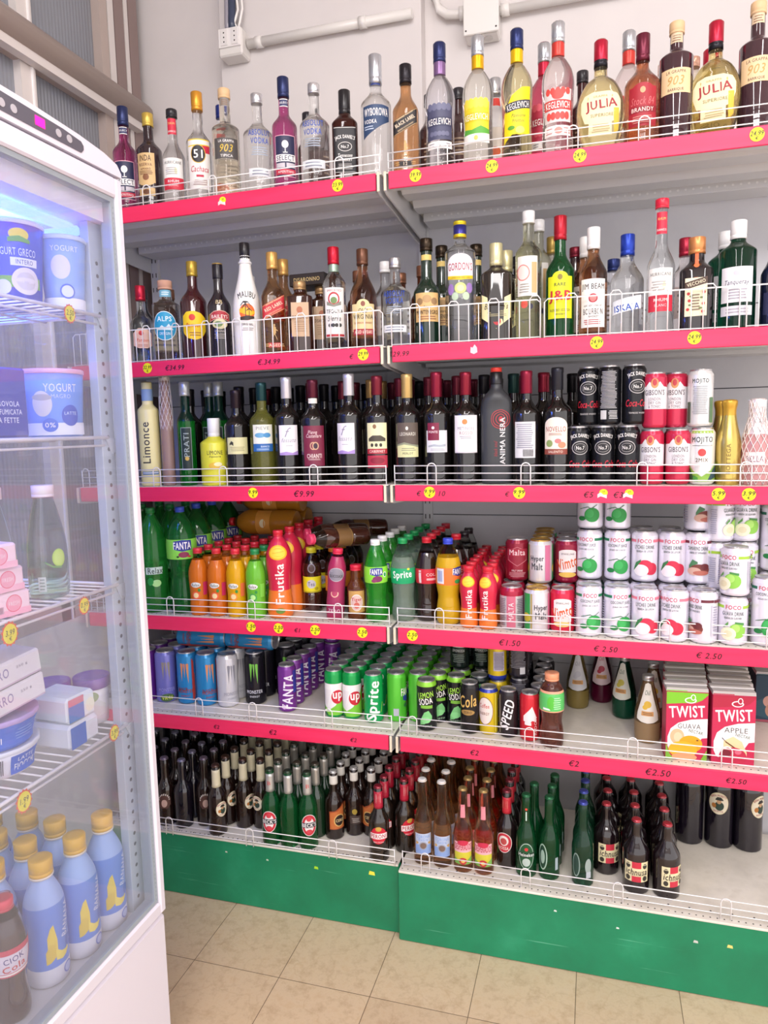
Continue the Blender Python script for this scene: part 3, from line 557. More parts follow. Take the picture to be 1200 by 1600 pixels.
wine('w_cabernet', '7a2032', [('label', [R(-29, 29, 86, 166, 'e4e0b4'), El(-6, 156, 5, 6, '8a6848'), P([(-24, 116, 124), (-12, 116, 132), (10, 116, 132), (24, 116, 124)], '4a4438'), El(-14, 106, 4, 5, '3a342c'), El(-2, 106, 4, 5, '3a342c'), El(10, 106, 4, 5, '3a342c'), R(-29, 29, 82, 96, 'a82434'), T('CABERNET', 0, 89, 7, 'f0d8d0', 44), R(-29, 29, 44, 78, 'b02c44'), El(0, 64, 20, 9, '8a1c34')])], 293)
wine('w_leonardi', 'cfb070', [('label', [R(-31, 31, 104, 164, '5c5048'), T('LEONARDI', 0, 134, 9, 'd8d4c8', 44, bold=.03), El(-2, 149, 3.5, 5, 'e4e0d8'), P([(-31, 72, 104), (-10, 72, 110), (12, 72, 104), (31, 72, 104)], 'd4d4a0'), P([(-31, 102, 106), (-10, 106, 112), (12, 102, 106), (31, 98, 104)], '8a9078'), T('MERLOT', 0, 82, 6, '4a4c3c', 28)]+lines(-22, 22, 88, 98, 2, '90947c'))], 294, ch=64)
wine('w_ponte', '8c1c38', [('label', [R(-30, 30, 84, 142, 'dcdce2'), R(-26, 6, 116, 162, '7c1c3c'), T('PONTE', -10, 138, 6, 'ecd8dc', 24, bold=.04), El(-10, 149, 4, 4, 'ecd8dc'), P([(-24, 98, 102), (-8, 100, 106), (8, 98, 104), (24, 100, 106)], 'a8b0bc')]+lines(-22, 22, 88, 95, 2, 'a8aab4'))], 296, ch=66)
wine('w_rosso', '8c1e34', [('label', [R(-33, 33, 82, 180, 'ece8ec'), El(-3, 163, 7, 7, 'd8884c'), T('METINGEL', 0, 146, 8, '9a96a0', 46), T('ROSSO', 0, 134, 8, 'b08c8c', 34), R(-33, 33, 83, 84, 'b0a8b0')]+lines(-16, 16, 118, 127, 2, 'a8a4ac'))], 293, ch=60)
wine('w_barcode', '8c1c38', [('label', [R(-28, 28, 68, 160, 'd8d8dc')]+lines(-24, 22, 92, 156, 12, '9090a0')+[R(-4+i*2.6, -4+i*2.6+1.2, 72, 90, '2c2c34') for i in range(10)])], 290, ch=58)
wine('w_novello', '2c2c34', [('label', [R(-31, 31, 76, 150, 'ece0d4'), El(0, 148, 31, 22, 'ece0d4'), T('NOVELLO', 0, 140, 13, 'a04438', 52), El(-16, 104, 9, 9, '8aa060'), El(16, 100, 10, 8, 'c88c6c'), El(6, 110, 8, 6, 'd87878'), R(-31, 31, 76, 90, '8a4438'), T('SALENTO', 0, 83, 6, 'e8d4c4', 36)]+lines(-18, 18, 124, 131, 2, 'b08878'))], 295, ch=56)
for k_, c_ in (('wb_maroon', '6a1c30'), ('wb_black', '1c1a20'), ('wb_tan', 'b08c58'), ('wb_green', '1c3c38'), ('wb_red', '8a1c34'), ('wb_grey', '9098a8')):
    wine(k_, c_, [('label', [R(-30, 30, 80, 150, 'b8b498' if k_ == 'wb_tan' else '3c2c30')]+lines(-20, 20, 90, 140, 5, '8a8478'))], 290)
kind('anima_nera', 'liqueur_flask', 'bottle', [(24, 1), (36, 0)]+spl([(40, 4), (41, 60), (41, 150), (40, 205), (32, 228), (17, 246), (15, 262), (14.5, 288), (12, 290)], 3), [(9e3, M('34363a', 'paint'))], 301,
   [('cap', capcyl(14.5, 290, 301), M('d8382c', 'plastic'), 0), ('neck_sleeve', [(15.8, 258), (16, 260), (16, 288), (14, 290)], M('18181c', 'plastic'), 0)],
   [('printed_design', [El(10, 168, 23, 25, 'a83038'), El(10, 168, 21, 23, '2a2c30'), El(10, 168, 18, 20, 'a83038'), El(10, 168, 16, 18, '2a2c30'), El(10, 168, 12, 14, 'a83038'), El(10, 168, 10, 12, '2a2c30'), El(10, 168, 6, 8, 'a83038'), T('ANIMA NERA', 14, 112, 14, 'e4e0e0', 120, rot=90, bold=.04), T('black soul', -2, 92, 7, '9a3840', 40, rot=90, shear=.3)])], sec=sect(3, .6, 205, 240), n=24, rows=3)
kind('gold_sparkling', 'sparkling_wine_bottle', 'bottle', spl([(20, 0), (27, 2), (28, 60), (28, 100), (20, 138), (15.5, 165), (15.5, 180), (17.5, 190), (17, 200), (8, 203)], 3), [(.0+165, M('c8b060', 'metal')), (9e3, M('c89c38', 'foil'))], 203, [], [('printed_lettering', [T('BOTTEGA', 2, 62, 9, '7a6430', 72, rot=90, bold=.04)])], n=22)
nm = MB(); net(nm, [(.0334, .002), (.0342, .03), (.0342, .06), (.034, .09), (.031, .115), (.024, .140), (.0185, .16), (.0178, .18), (.0185, .2)], 13, M('f4ecec', 'paper'), .5, .0012)
kind('net_spumante', 'sparkling_wine_bottle', 'bottle', spl([(22, 0), (32, 2), (33, 60), (32, 95), (24, 132), (16, 160), (16, 180), (17.5, 190), (17, 202), (8, 204)], 3), [(.0+120, M('d49a9c', 'juice')), (9e3, M('f0e4e4', 'foil'))], 204, [], [('label', [R(-22, 22, 48, 78, 'ecdcdc'), T('BELLA', 0, 62, 14, '8a6a78', 38, bold=.03)])], n=22)
KIND['net_spumante'][2].append(('protective_net', nm.mesh('net2'), -1))
kind('yellow_carafe', 'liqueur_bottle', 'bottle', prof_std(173, 18, 90, 130, 9), [(9e3, M('e0c820', 'plastic'))], 173, [('cap', capcyl(10, 150, 173), M('d8b818', 'plastic'), 0)], [('label', [El(0, 60, 11, 16, 'f0e890')])], n=16)
# ---- cans
def can(key, name, H, Rr, bands, labels, ck='can', rim='c8c8cc'):
    nr = Rr*.82
    p = [(Rr*.6, 1.5), (Rr*.78, 0), (Rr*.84, 1), (Rr-.4, 6), (Rr, 9), (Rr, H-14), (Rr-.6, H-11), (nr+.4, H-4), (nr, H-2.5), (nr+1, H-1.6), (nr+1, H-.3), (nr+.3, H), (nr-.6, H-.4), (nr-1, H-3), (nr*.4, H-3)]
    mats = [(3, M('b8b8bc', 'metal'))]+[(z, M(c, ck)) for z, c in bands[:-1]]+[(H-5, M(bands[-1][1], ck)), (9e3, M(rim, 'metal'))]
    tab = MB(); tab.lathe([(.008, (H-2.8)/1000), (.008, (H-1.9)/1000)], [(9, M(rim, 'metal'))], 10, lambda t, z, r: (r*.6*math.cos(t), -.003+r*math.sin(t)))
    # split wall so that colour bands fall on their own rings
    for z, c in bands[:-1]:
        for dz in (-.05, .05):
            p.append((Rr, z+dz))
    body = sorted([q for q in p[4:6]+p[15:]], key=lambda q: q[1])
    prof = p[:4]+body+p[6:15]
    kind(key, name, 'can', prof, mats, H, [], labels, n=22, extra=[('pull_tab', tab.mesh(key+'_tab'))])
def wraps(els, times, R_):   # repeat a design around the can
    out = []; L = 2*PI*R_/times
    for i in range(times):
        s = i*L
        for e in els:
            if e[0] == 'b': out.append(('b', [(q[0]+s, q[1], q[2]) for q in e[1]], e[2]))
            else: out.append(e[:2]+(e[2]+s,)+e[3:])
    return out
D = 'printed_design'
can('jd_cola', 'whiskey_cola_can', 146, 28.5, [(9e3, '15151a')], [(D, wraps([T("JACK DANIEL'S", 0, 122, 12, WHT, 50, bold=.04, arc=60), El(0, 92, 21, 17, 'c8c4c4'), El(0, 92, 19.5, 15.5, '15151a'), El(0, 92, 15, 11, 'a8a4a4'), El(0, 92, 14, 10, '15151a'), T('No.7', 0, 92, 9, WHT, 20), T('Coca-Cola', 0, 52, 17, 'c82438', 56, shear=.3, bold=.05), T('TENNESSEE WHISKEY', 0, 28, 4, 'c8c4c4', 40)], 2, 28.5))])
can('jd_cola_back', 'whiskey_cola_can', 146, 28.5, [(9e3, '15151a')], [(D, lines(-22, 18, 40, 132, 26, 'b4b2b6')+[R(-20, -6, 14, 36, 'c8c8c8')]+lines(-2, 20, 14, 36, 6, 'c8c8c8'))])
can('gibsons', 'gin_tonic_can', 135, 28.5, [(45, 'c42c4c'), (9e3, 'c42c4c')], [(D, wraps([P([(-40, 46, 98), (-22, 46, 100), (-12, 46, 112), (0, 46, 98), (12, 46, 112), (22, 46, 100), (40, 46, 98)], 'dcdade'), El(0, 108, 9, 12, 'c89060'), El(0, 110, 5, 8, 'b83c48'), T("GIBSON'S", 0, 86, 13, '4a3c44', 48, bold=.03), T('LONDON', 0, 70, 7, '8a7a84', 28), T('DRY GIN', 0, 61, 7, '8a7a84', 28), T('& TONIC', 0, 52, 7, '8a7a84', 28)], 2, 28.5))])
can('mojito', 'mojito_can', 137, 29, [(9e3, 'e8e8e6')], [(D, wraps([R(-30, 30, 124, 130, '9ab850'), T('MOJITO', 0, 107, 17, '3c4440', 50, bold=.03), R(-24, 24, 94, 95, '3c4440'), El(0, 78, 9, 9, 'd84848'), T('2MIX', 0, 60, 9, '7a6a58', 28), P([(-45, 8, 60), (-20, 8, 34), (0, 8, 20), (20, 8, 34), (45, 8, 60)], '8ab84a'), P([(-40, 10, 50), (-26, 12, 34), (-16, 8, 12)], '2c5a34'), P([(14, 8, 12), (26, 14, 36), (40, 18, 50)], '2c4c5a'), P([(-20, 8, 24), (-8, 8, 18)], '4a9a3c')], 2, 29))])
can('mojito_back', 'mojito_can', 137, 29, [(9e3, 'dcdcdc')], [(D, [T('MOJITO', 0, 108, 13, '3c4440', 38, bold=.03)]+lines(-18, 18, 30, 98, 16, '9a9ca0')+[R(-32, -22, 10, 60, '4a5a48'), R(22, 32, 10, 70, '5a7a58')])])
def foco(key, fruit, c, txt, H=132, Rr=33):
    s = H/132
    els = [P([(-52, H-28*1, H-21), (-22, H-28, H-21)], c), P([(22, H-28, H-21), (52, H-28, H-21)], c), T('FOCO', 0, H-24.5, 10, 'c8344c', 34, bold=.05)]
    els += [T(t, 0, H-40-11*i, 9.5 if i == 0 else 5, '4a5a54', (50 if i == 0 else 40)) for i, t in enumerate(txt)]
    els += [R(46, 50, 20, H-34, 'c0c0ce')]+lines(51, 66, 20, H-36, 12, '9c9cb0')
    fy = 38*s
    if fruit == 'coconut': els += [El(10, fy, 19, 19*s, '2c9a48'), El(4, fy+4, 10, 11*s, '3aac58'), El(-16, fy-10, 10, 6, '1c7a3c'), P([(10, fy+17, fy+19), (22, fy+26, fy+28)], '2a6a40'), P([(-22, fy+14, fy+15.5), (0, fy+20, fy+22), (6, fy+17, fy+18)], '2a6a40')]
    if fruit == 'lychee': els += [El(16, fy-2, 17, 16, 'c82444'), El(2, fy+4, 18, 17, 'd02c4c'), El(-8, fy-6, 18, 15, 'ece4e8'), P([(-26, fy-8, fy-4), (-20, fy, fy+14), (-8, fy+16, fy+22)], '3a7a48')]
    if fruit == 'tamarind': els += [El(4, fy, 24, 14, '7a3a34'), El(-8, fy-4, 16, 10, 'd0a898'), El(8, fy-8, 18, 6, 'b86a5c'), P([(-20, fy+2, fy+10), (-12, fy+10, fy+26), (0, fy+16, fy+20)], '4a8058'), El(16, fy+8, 10, 8, '6a2c30')]
    if fruit == 'guava': els += [El(10, fy+4, 19, 20*s, '8ac84c'), El(6, fy+10, 9, 10, 'a8dc6c'), El(-10, fy-4, 17, 16, 'ece8cc'), El(-10, fy-4, 9, 8, 'e0d8b4'), P([(-20, fy+10, fy+14), (-10, fy+18, fy+26)], '5a9a4c'), P([(4, fy+22, fy+26), (24, fy+18, fy+24)], '4a9048')]
    can(key, 'fruit_drink_can', H, Rr, [(9e3, 'e6e2ee')], [(D, wraps(els, 2, Rr) if Rr > 30 else els)])
foco('coconut_can', 'coconut', '1c7a50', ['COCONUT JUICE', 'JUGO DE COCO'])
foco('coconut_tall', 'coconut', '1c6a50', ['COCONUT JUICE', 'JUGO DE COCO'], 168, 33.5)
foco('lychee_can', 'lychee', 'e07c90', ['LYCHEE DRINK', 'BEBIDA DE LITCHI'])
foco('tamarind_can', 'tamarind', '6a2838', ['TAMARIND DRINK', 'BEBIDA DE TAMARINDO'])
foco('guava_can', 'guava', 'a0c83c', ['GUAVA DRINK', 'BEBIDA DE GUAYABA'], 120, 33.5)
can('malt_lower', 'malt_drink_can', 117, 32, [(92, 'c8c4c8'), (9e3, 'a81c3c')], [(D, [R(-16, 8, 8, 92, 'c86880')]+lines(-40, -18, 12, 86, 16, '6a6470')+lines(10, 40, 12, 86, 16, '6a6470')+[T('MALTA', -4, 50, 12, 'f0d8dc', 50, rot=90)])])
can('malt_upper', 'malt_drink_can', 117, 32, [(9e3, '8c1830')], [(D, [P([(-28, 58, 84), (0, 42, 96), (28, 58, 84)], 'b8606c'), P([(-26, 60, 82), (0, 44, 94), (26, 60, 82)], '8c1830'), R(-30, 30, 70, 90, '9c2038'), T('Malta', 0, 80, 15, 'e8c8cc', 44, bold=.04), T('MALT DRINK', 0, 30, 5, 'e8c8cc', 30)]+lines(-24, 24, 12, 26, 4, 'c88890'))])
can('hyper_malt', 'malt_drink_can', 117, 32.5, [(9e3, 'd0ccd0')], [(D, wraps([R(-50, -26, 8, 104, '2c9a4c'), El(-38, 40, 14, 12, 'c8b83c'), R(-24, -20, 8, 104, 'a89450'), T('Hyper', 4, 66, 18, '3a3c44', 36, bold=.05), T('Malt', 4, 46, 18, '3a3c44', 30, bold=.05), R(26, 42, 8, 104, 'c86c90')], 2, 32.5))], rim='d0ac60')
can('vimto_can', 'fruit_soda_can', 117, 32.5, [(9e3, 'd42444')], [(D, wraps([R(-24, 24, 30, 86, 'ece4e2'), El(0, 84, 24, 8, 'ece4e2'), T('Vimto', 0, 56, 30, 'd85424', 54, rot=16, shear=.2, bold=.06), T('SPARKLING', 0, 80, 5, '5a4a50', 34), El(0, 24, 24, 7, 'e8c87c')], 2, 32.5))])
can('vimto_dark', 'fruit_soda_can', 117, 32.5, [(9e3, '8c1434')], [(D, wraps([R(-24, 24, 30, 86, 'dcd4d2'), El(0, 84, 24, 8, 'dcd4d2'), T('Vimto', 0, 56, 30, 'd05c2c', 54, rot=16, shear=.2, bold=.06), T('SPARKLING', 0, 80, 5, '5a4a50', 34), El(0, 24, 24, 7, 'd8b050')], 2, 32.5))])
def claw(u, v, c, s=1): return [P([(u-15*s, v+34*s, v+38*s), (u-11*s, v-26*s, v+40*s), (u-8*s, v+8*s, v+38*s), (u-5*s, v+32*s, v+38*s)], c), P([(u-3*s, v+34*s, v+38*s), (u, v-14*s, v+38*s), (u+2*s, v+20*s, v+36*s)], c), P([(u+5*s, v+30*s, v+36*s), (u+8*s, v-2*s, v+38*s), (u+12*s, v-34*s, v+38*s), (u+14*s, v+30*s, v+36*s)], c)]
def monster(key, body, c, ink, els=[], kind_='can'):
    can(key, 'energy_drink_can', 168, 33, [(9e3, body)], [(D, wraps(claw(0, 100, c, .9)+[T('MONSTER', 0, 44, 11, ink, 52, bold=.06), T('ENERGY', 0, 29, 6, ink, 30)], 2, 33)+els)], kind_)
monster('mon_violet', '7c7cc8', '9a9080', '9a98d0', [El(0, 18, 22, 13, '4a6a38'), T('VR46', 0, 18, 12, 'd8dc50', 34, bold=.06)])
monster('mon_blue', '2c8cc8', 'e0905c', 'a8402c', [P([(22, 10, 150), (28, 14, 140), (32, 30, 160)], 'b83c30'), T('JUICE', -10, 50, 12, '8c2c24', 34)])
monster('mon_white', 'd4d4da', '8a8a94', '9a9aa4')
monster('mon_black', '1c1a22', '7ac84c', 'd8d8dc')
monster('mon_purple', '6a2c8c', '3a2c58', 'b088c8')
can('fanta_purple', 'grape_soda_can', 146, 28.5, [(9e3, '7a3494')], [(D, wraps([T('FANTA', 0, 66, 32, 'ece4f0', 106, rot=84, bold=.08), El(-14, 18, 7, 7, 'd8b8e0'), R(16, 32, 60, 130, '38389c')], 2, 28.5))])
can('seven_up', 'lemon_soda_can', 146, 28.5, [(9e3, '12a04c')], [(D, wraps([R(-45, 45, 10, 106, 'ece8e8'), P([(-45, 10, 38), (-20, 10, 26), (0, 10, 40), (30, 10, 90), (45, 10, 96)], '7cc83c'), P([(-45, 10, 30), (-24, 10, 12)], '0c6a34'), P([(-36, 88, 104), (-8, 88, 104)], 'f4f2f0'), P([(-24, 30, 42), (-8, 86, 98)], 'f4f2f0'), El(7, 66, 19, 21, 'c81c34'), T('up', 7, 66, 26, WHT, 28, bold=.08)], 2, 28.5))])
can('sprite_can', 'lemon_soda_can', 146, 28.5, [(9e3, '14a458')], [(D, wraps([T('Sprite', 0, 68, 40, 'f0f2f0', 118, rot=84, bold=.07), P([(22, 30, 36), (28, 60, 64)], 'e0e440')], 2, 28.5))])
can('fanta_green_can', 'fruit_soda_can', 146, 28.5, [(9e3, '5cc83c')], [(D, [R(-8, 8, 20, 42, 'b8b8c4'), T('FANTA', 38, 90, 22, WHT, 44, bold=.1), P([(22, 66, 78), (36, 60, 80), (54, 66, 82)], '2c3c9c'), El(46, 52, 10, 8, '8c2c5c'), El(32, 50, 8, 7, '2c6c3c')])])
can('fanta_green_can_front', 'fruit_soda_can', 146, 28.5, [(9e3, '62cc40')], [(D, [P([(-26, 78, 104), (0, 74, 110), (28, 82, 112)], '2c3c9c'), T('FANTA', 0, 93, 22, WHT, 46, bold=.1, rot=4), El(10, 66, 12, 11, '8c2c5c'), El(-8, 64, 10, 9, '7c2450'), El(24, 70, 7, 6, '2c6c3c')])])
can('lemon_soda', 'lemon_soda_can', 146, 28.5, [(130, '1c1e22'), (9e3, '8cd03c')], [(D, wraps([T('LEMON', 0, 106, 17, 'a8e04c', 46, rot=10, bold=.06), T('SODA', 0, 88, 17, WHT, 40, rot=10, bold=.06), R(-14, 20, 68, 77, '7cb83c'), P([(-16, 20, 32), (-4, 22, 56), (8, 30, 62), (18, 34, 46)], '7cc87c'), El(0, 34, 14, 9, '8cd88c'), T('MOJITO', 0, 16, 6, 'a8c8a8', 34)], 2, 28.5))])
can('lemon_dark', 'lemon_soda_can', 146, 28.5, [(9e3, '1a2622')], [(D, wraps([El(-6, 110, 9, 11, '6cb86c'), El(8, 114, 10, 12, '7cc87c'), El(0, 92, 14, 12, '6cb86c'), R(-20, 20, 66, 70, 'd8dcd8'), T('LEMONSODA', 0, 56, 8, 'c8ccc8', 38)]+lines(-18, 18, 20, 46, 5, '7a8a80'), 2, 28.5))])
can('cola_can', 'cola_can', 146, 27, [(9e3, '1c1a1c')], [(D, wraps([T('Cola', 0, 96, 34, 'd8b060', 50, rot=8, shear=.3, bold=.05), El(0, 64, 20, 8, 'a88448'), T('ZERO', 0, 64, 7, '1c1a1c', 24)], 2, 27))])
can('coffee_can', 'energy_drink_can', 134, 26.5, [(122, 'd8bc20'), (9e3, '2c3c9c')], [(D, [El(-12, 70, 24, 40, '7a4a2c'), El(-12, 70, 22.5, 38, 'e8d8d0'), T('Coffee', -14, 84, 12, 'c03c34', 30), T('ENERGY', -14, 62, 8, '7a4a2c', 30), R(18, 22, 10, 118, 'e8d850')])])
can('coffee_back', 'energy_drink_can', 134, 26.5, [(16, '2c3ca0'), (9e3, 'd8bc20')], [(D, [R(-8, 24, 30, 86, 'b8b0c0')]+lines(-6, 22, 34, 82, 12, '5a5468')+[R(-30, -24, 16, 126, 'b89c1c')])])
can('speed_can', 'energy_drink_can', 134, 26.5, [(9e3, '2a2428')], [(D, wraps([T('SPEED', 0, 68, 26, 'ece8ea', 84, rot=76, shear=.2, bold=.08), R(-24, -22, 12, 120, 'b8b4b8')], 2, 26.5))])
can('speed_back', 'energy_drink_can', 146, 27.5, [(9e3, '26222a')], [(D, lines(-22, 22, 30, 134, 24, '8a8890')+[R(6, 20, 14, 34, 'c8c8cc')])])
can('red_can', 'energy_drink_can', 134, 26.5, [(9e3, 'd02434')], [(D, wraps([P([(-18, 58, 72), (0, 52, 92), (6, 60, 100), (18, 56, 70)], 'f0e4e4'), P([(-14, 48, 56), (4, 46, 54)], 'f0e4e4'), T('REDON', 16, 44, 8, 'e8c8c8', 50, rot=90)], 2, 26.5))])

# ---- beer bottles
def beer(key, H, Rr, body, bk, capc, foil=None, labels=(), name='beer_bottle', sh=.52, nk=.72, foilk='foil'):
    p = prof_std(H, Rr, H*sh, H*nk, 13, foot=3)
    ex = []
    if foil: ex = [('neck_foil', sleeve(p, H*foil[0], H*foil[1], .5), M(foil[2], foilk), 0)]
    kind(key, name, 'bottle', p, [(9e3, M(body, bk))], H, [('crown_cap', crown(H), M(capc, 'foil' if capc != 'ececec' else 'paint'), .05)]+ex, labels, n=18)
BRN = '20120f'
def morl(v, r=1): return [El(0, v, 22*r, 27*r, 'e0d4b0'), El(0, v, 20*r, 25*r, 'ece4cc'), El(2, v-6*r, 10*r, 11*r, '2c4438'), El(1, v+5*r, 5*r, 6*r, 'c8a078'), P([(-7*r, v+8*r, v+10*r), (-3*r, v+8*r, v+16*r), (5*r, v+8*r, v+16*r), (10*r, v+8*r, v+10*r)], '2a2a24'), El(-10*r, v-6*r, 5*r, 6*r, 'b87838'), T('BIRRA MORETTI', 0, v+20*r, 5*r, 'a02c2c', 36*r, arc=24*r, bold=.04), T('RICETTA', 0, v-19*r, 4*r, 'a02c2c', 20*r)]
beer('mor_fan', 222, 29, BRN, 'dark', '8a7a90', None, [('label', [P([(-20, 72, 96), (-10, 60, 104), (10, 60, 104), (20, 72, 96)], '5a3c34')]+[P([(16*math.cos(a)-2, 88+16*math.sin(a), 92+18*math.sin(a)), (16*math.cos(a)+1.5, 88+18*math.sin(a), 92+20*math.sin(a))], 'd8d0c8') for a in [i*PI/8 for i in range(9)]]+[El(0, 78, 9, 13, 'c8a898')])])
beer('mor_foil', 224, 29, BRN, 'dark', '5a3c30', (.68, .93, 'e0d8b8'), [('label', morl(86, .9))], foilk='paper')
beer('mor_plain', 222, 29, '16121c', 'dark', '8a86a0')
beer('becks', 236, 29, '1c7a40', 'tint', '3c4438', (.70, .94, 'c8c8c4'), [('neck_print', [T('B', 0, 193, 12, 'c82c38', 9), El(0, 192, 1, 1, 'c82c38')]), ('label', [El(0, 78, 24, 34, 'e4e0e0'), El(0, 78, 22, 32, 'c82c3c'), El(0, 78, 15, 24, 'ece4e4'), El(0, 98, 8, 8, 'd0404c'), R(-25, 25, 70, 86, '3c4048'), T("BECK'S", 0, 78, 12, WHT, 44, bold=.06), El(0, 58, 9, 7, 'd0404c')])])
beer('becks_plain', 236, 29, '1c7a40', 'tint', '3c4438', (.70, .94, 'c8c8c4'))
beer('becks_dark', 234, 29, '14301c', 'dark', '5a5048', (.70, .94, 'c0bcb4'))
beer('ceres', 213, 29.5, BRN, 'dark', 'dcdcdc', (.80, .93, 'e8e4dc'), [('label', [P([(-26, 34, 92), (-8, 34, 94), (10, 34, 104), (26, 34, 118)], 'a84c28'), P([(-24, 36, 88), (0, 36, 92), (24, 36, 110)], 'c87038'), El(6, 62, 18, 20, 'e0b870'), El(6, 62, 15, 17, '2c1c18'), T('CERES', 8, 62, 9, 'e8d098', 28, bold=.05)])], foilk='paper')
beer('ceres_dark', 213, 29.5, BRN, 'dark', 'dcdcdc', (.80, .93, 'e8e4dc'), [('label', [R(-20, 14, 40, 66, '4a3c38'), El(-6, 80, 8, 9, 'a89038')]+lines(-16, 10, 44, 60, 3, 'b0a8a0'))], foilk='paper')
beer('peroni', 222, 30, '1c1410', 'dark', '9c2438', (.70, .93, 'b01c38'), [('neck_label', [R(-8, 8, 172, 200, 'd8a8a8')]+lines(-6, 6, 174, 198, 5, 'b02c3c')), ('label', [El(0, 82, 24, 26, 'c81c34'), El(0, 102, 9, 7, 'c8a048'), R(-27, 27, 70, 90, 'c81c34'), R(-26, 26, 71.5, 88.5, 'f0e8e8'), T('PERONI', 0, 80, 12, 'b01c30', 46, bold=.06), T('BIRRA ITALIANA', 0, 62, 4, 'f0d8d8', 30)])], foilk='paint')
AMB = 'c8783c'
beer('cor_blue', 251, 27, 'dca468', 'glass', 'ececec', None, [('label', [R(-25, 25, 34, 96, '8ca8dc'), R(-25, 25, 62, 96, 'b8c4dc'), T('CORONA', 0, 87, 9, '7ca0d8', 40, bold=.05), T('Extra', 0, 78, 8, '7ca0d8', 26), El(0, 60, 12, 12, '9ca4b8'), El(0, 60, 9, 9, '7a6458'), P([(-22, 62, 72), (-14, 66, 70)], 'c8a060'), P([(14, 66, 70), (22, 62, 72)], 'c8a060')])], sh=.42, nk=.74)
beer('desperado', 242, 28, 'd88c54', 'glass', 'a8905c', None, [('neck_label', [R(-6, 6, 158, 196, 'e08c98'), T('DESPERADOS', 0, 177, 6, 'b03048', 34, rot=90)]), ('label', [R(-27, 27, 26, 92, 'd0c83c'), R(-27, 27, 62, 92, 'e8b0b8'), T('DESPERADOS', 0, 78, 18, 'b02444', 50, bold=.07), El(0, 90, 16, 8, 'c82c4c'), P([(-27, 26, 44), (-10, 26, 36), (10, 26, 36), (27, 26, 50)], '7cb050'), El(0, 36, 11, 10, 'c02c3c'), El(0, 36, 6, 5, 'e8c060')])], sh=.42, nk=.72)
beer('mor_red', 227, 29, '1a1012', 'dark', '8a2838', (.70, .91, 'c02838'), [('neck_label', [R(-8, 8, 174, 198, 'e09888')]+lines(-6, 6, 176, 196, 4, 'a83c34')), ('label', [El(4, 80, 24, 30, 'e4d8d4'), El(4, 80, 22, 28, 'c02c3c'), El(4, 86, 14, 15, 'e4d8d4'), El(4, 84, 9, 10, 'b84848'), T('ROSSA', 4, 64, 9, 'f0e4dc', 28, bold=.04)])], foilk='paint')
beer('heineken', 234, 29, '1a6a3c', 'tint', '2c7048', None, [('neck_print', [El(0, 193, 3.5, 3.5, 'd84838'), R(-1.6, 1.6, 160, 186, 'c8dcd0')]), ('label', [El(0, 64, 24, 42, '0c3c24'), El(0, 64, 21, 38, 'b8d0c0'), El(0, 64, 19.5, 36, '14502c'), El(0, 84, 5, 5, 'd03838'), P([(-25, 62, 76), (0, 60, 72), (25, 62, 76)], '0c3420'), T('Heineken', 0, 68, 10, 'ecf4ee', 44, bold=.04), El(0, 46, 11, 12, 'b8c8c0')])], sh=.44, nk=.72)
beer('heineken_side', 234, 29, '1a6a3c', 'tint', '2c7048', None, [('label', [El(-20, 66, 14, 38, 'a8c4b4'), El(-20, 66, 11, 34, '14402c'), El(-20, 66, 7, 20, '9cb8a8'), R(16, 26, 30, 66, 'a8b8c0')])], sh=.44, nk=.72)
beer('blue_cap', 233, 29.5, '2a6448', 'tint', '4c54b8', None, [('label', [El(-18, 60, 12, 34, '8aa098'), El(-18, 60, 9, 30, '24443a'), El(16, 60, 9, 22, '98a8a4'), R(10, 24, 26, 44, 'b8c0c8')])], sh=.44, nk=.72)
beer('ichnusa', 198, 35, '1a1014', 'dark', 'c83c48', None, [('label', [R(-33, 33, 36, 92, 'e4dab0'), R(-12, 12, 74, 92, 'c83044'), R(-12, 12, 36, 52, 'c83044'), T('ichnusa', 0, 64, 17, '2c2428', 56, shear=.15, bold=.06), T('NON FILTRATA', 4, 55, 3.5, '8a7868', 34), El(-22, 80, 6, 7, '3c3830'), El(22, 80, 6, 7, '3c3830'), El(-22, 46, 6, 7, '3c3830'), El(22, 46, 6, 7, '3c3830'), P([(-27, 83, 85), (-17, 83, 85)], 'd8d0b0'), P([(17, 83, 85), (27, 83, 85)], 'd8d0b0')])], sh=.54, nk=.80)
beer('mor_big', 290, 40, '16101c', 'dark', '4a4448', None, [('label', morl(140, 1.25))], sh=.62, nk=.80)

# ---- soft drink bottles
def pet(key, name, H, pts, liq, fill, capc, labels, cap_h=16, cap_r=14, lk='juice', n=22, extra=(), head='e8eee8', hk='air'):
    p = spl(pts, 3)
    mats = [(fill, M(liq, lk)), (9e3, M(head, hk))]
    kind(key, name, 'bottle', p, mats, H, [('cap', capcyl(cap_r, H-cap_h, H), M(capc, 'plastic'), 0)]+list(extra), labels, n=n, rows=4)
pet('big_green', 'soda_bottle', 322, [(30, 0), (42, 4), (45, 40), (43, 100), (45, 160), (44, 200), (36, 250), (18, 290), (13, 300), (13, 318)], '3cb44c', 270, '1e7838', [('label', [R(-20, 30, 120, 142, 'c8dcd0'), T('Relax', 8, 131, 18, '3c4a44', 44, bold=.05), El(10, 92, 14, 11, 'a8dc8c'), El(-8, 98, 9, 12, '1c8a3c')])], lk='tint', head='3cb44c', hk='tint')
fant = lambda z, s: [P([(-24*s, z+4*s, z+26*s), (0, z-2*s, z+30*s), (26*s, z+2*s, z+28*s)], '2c3490'), T('FANTA', 0, z+14*s, 19*s, WHT, 48*s, bold=.09)]
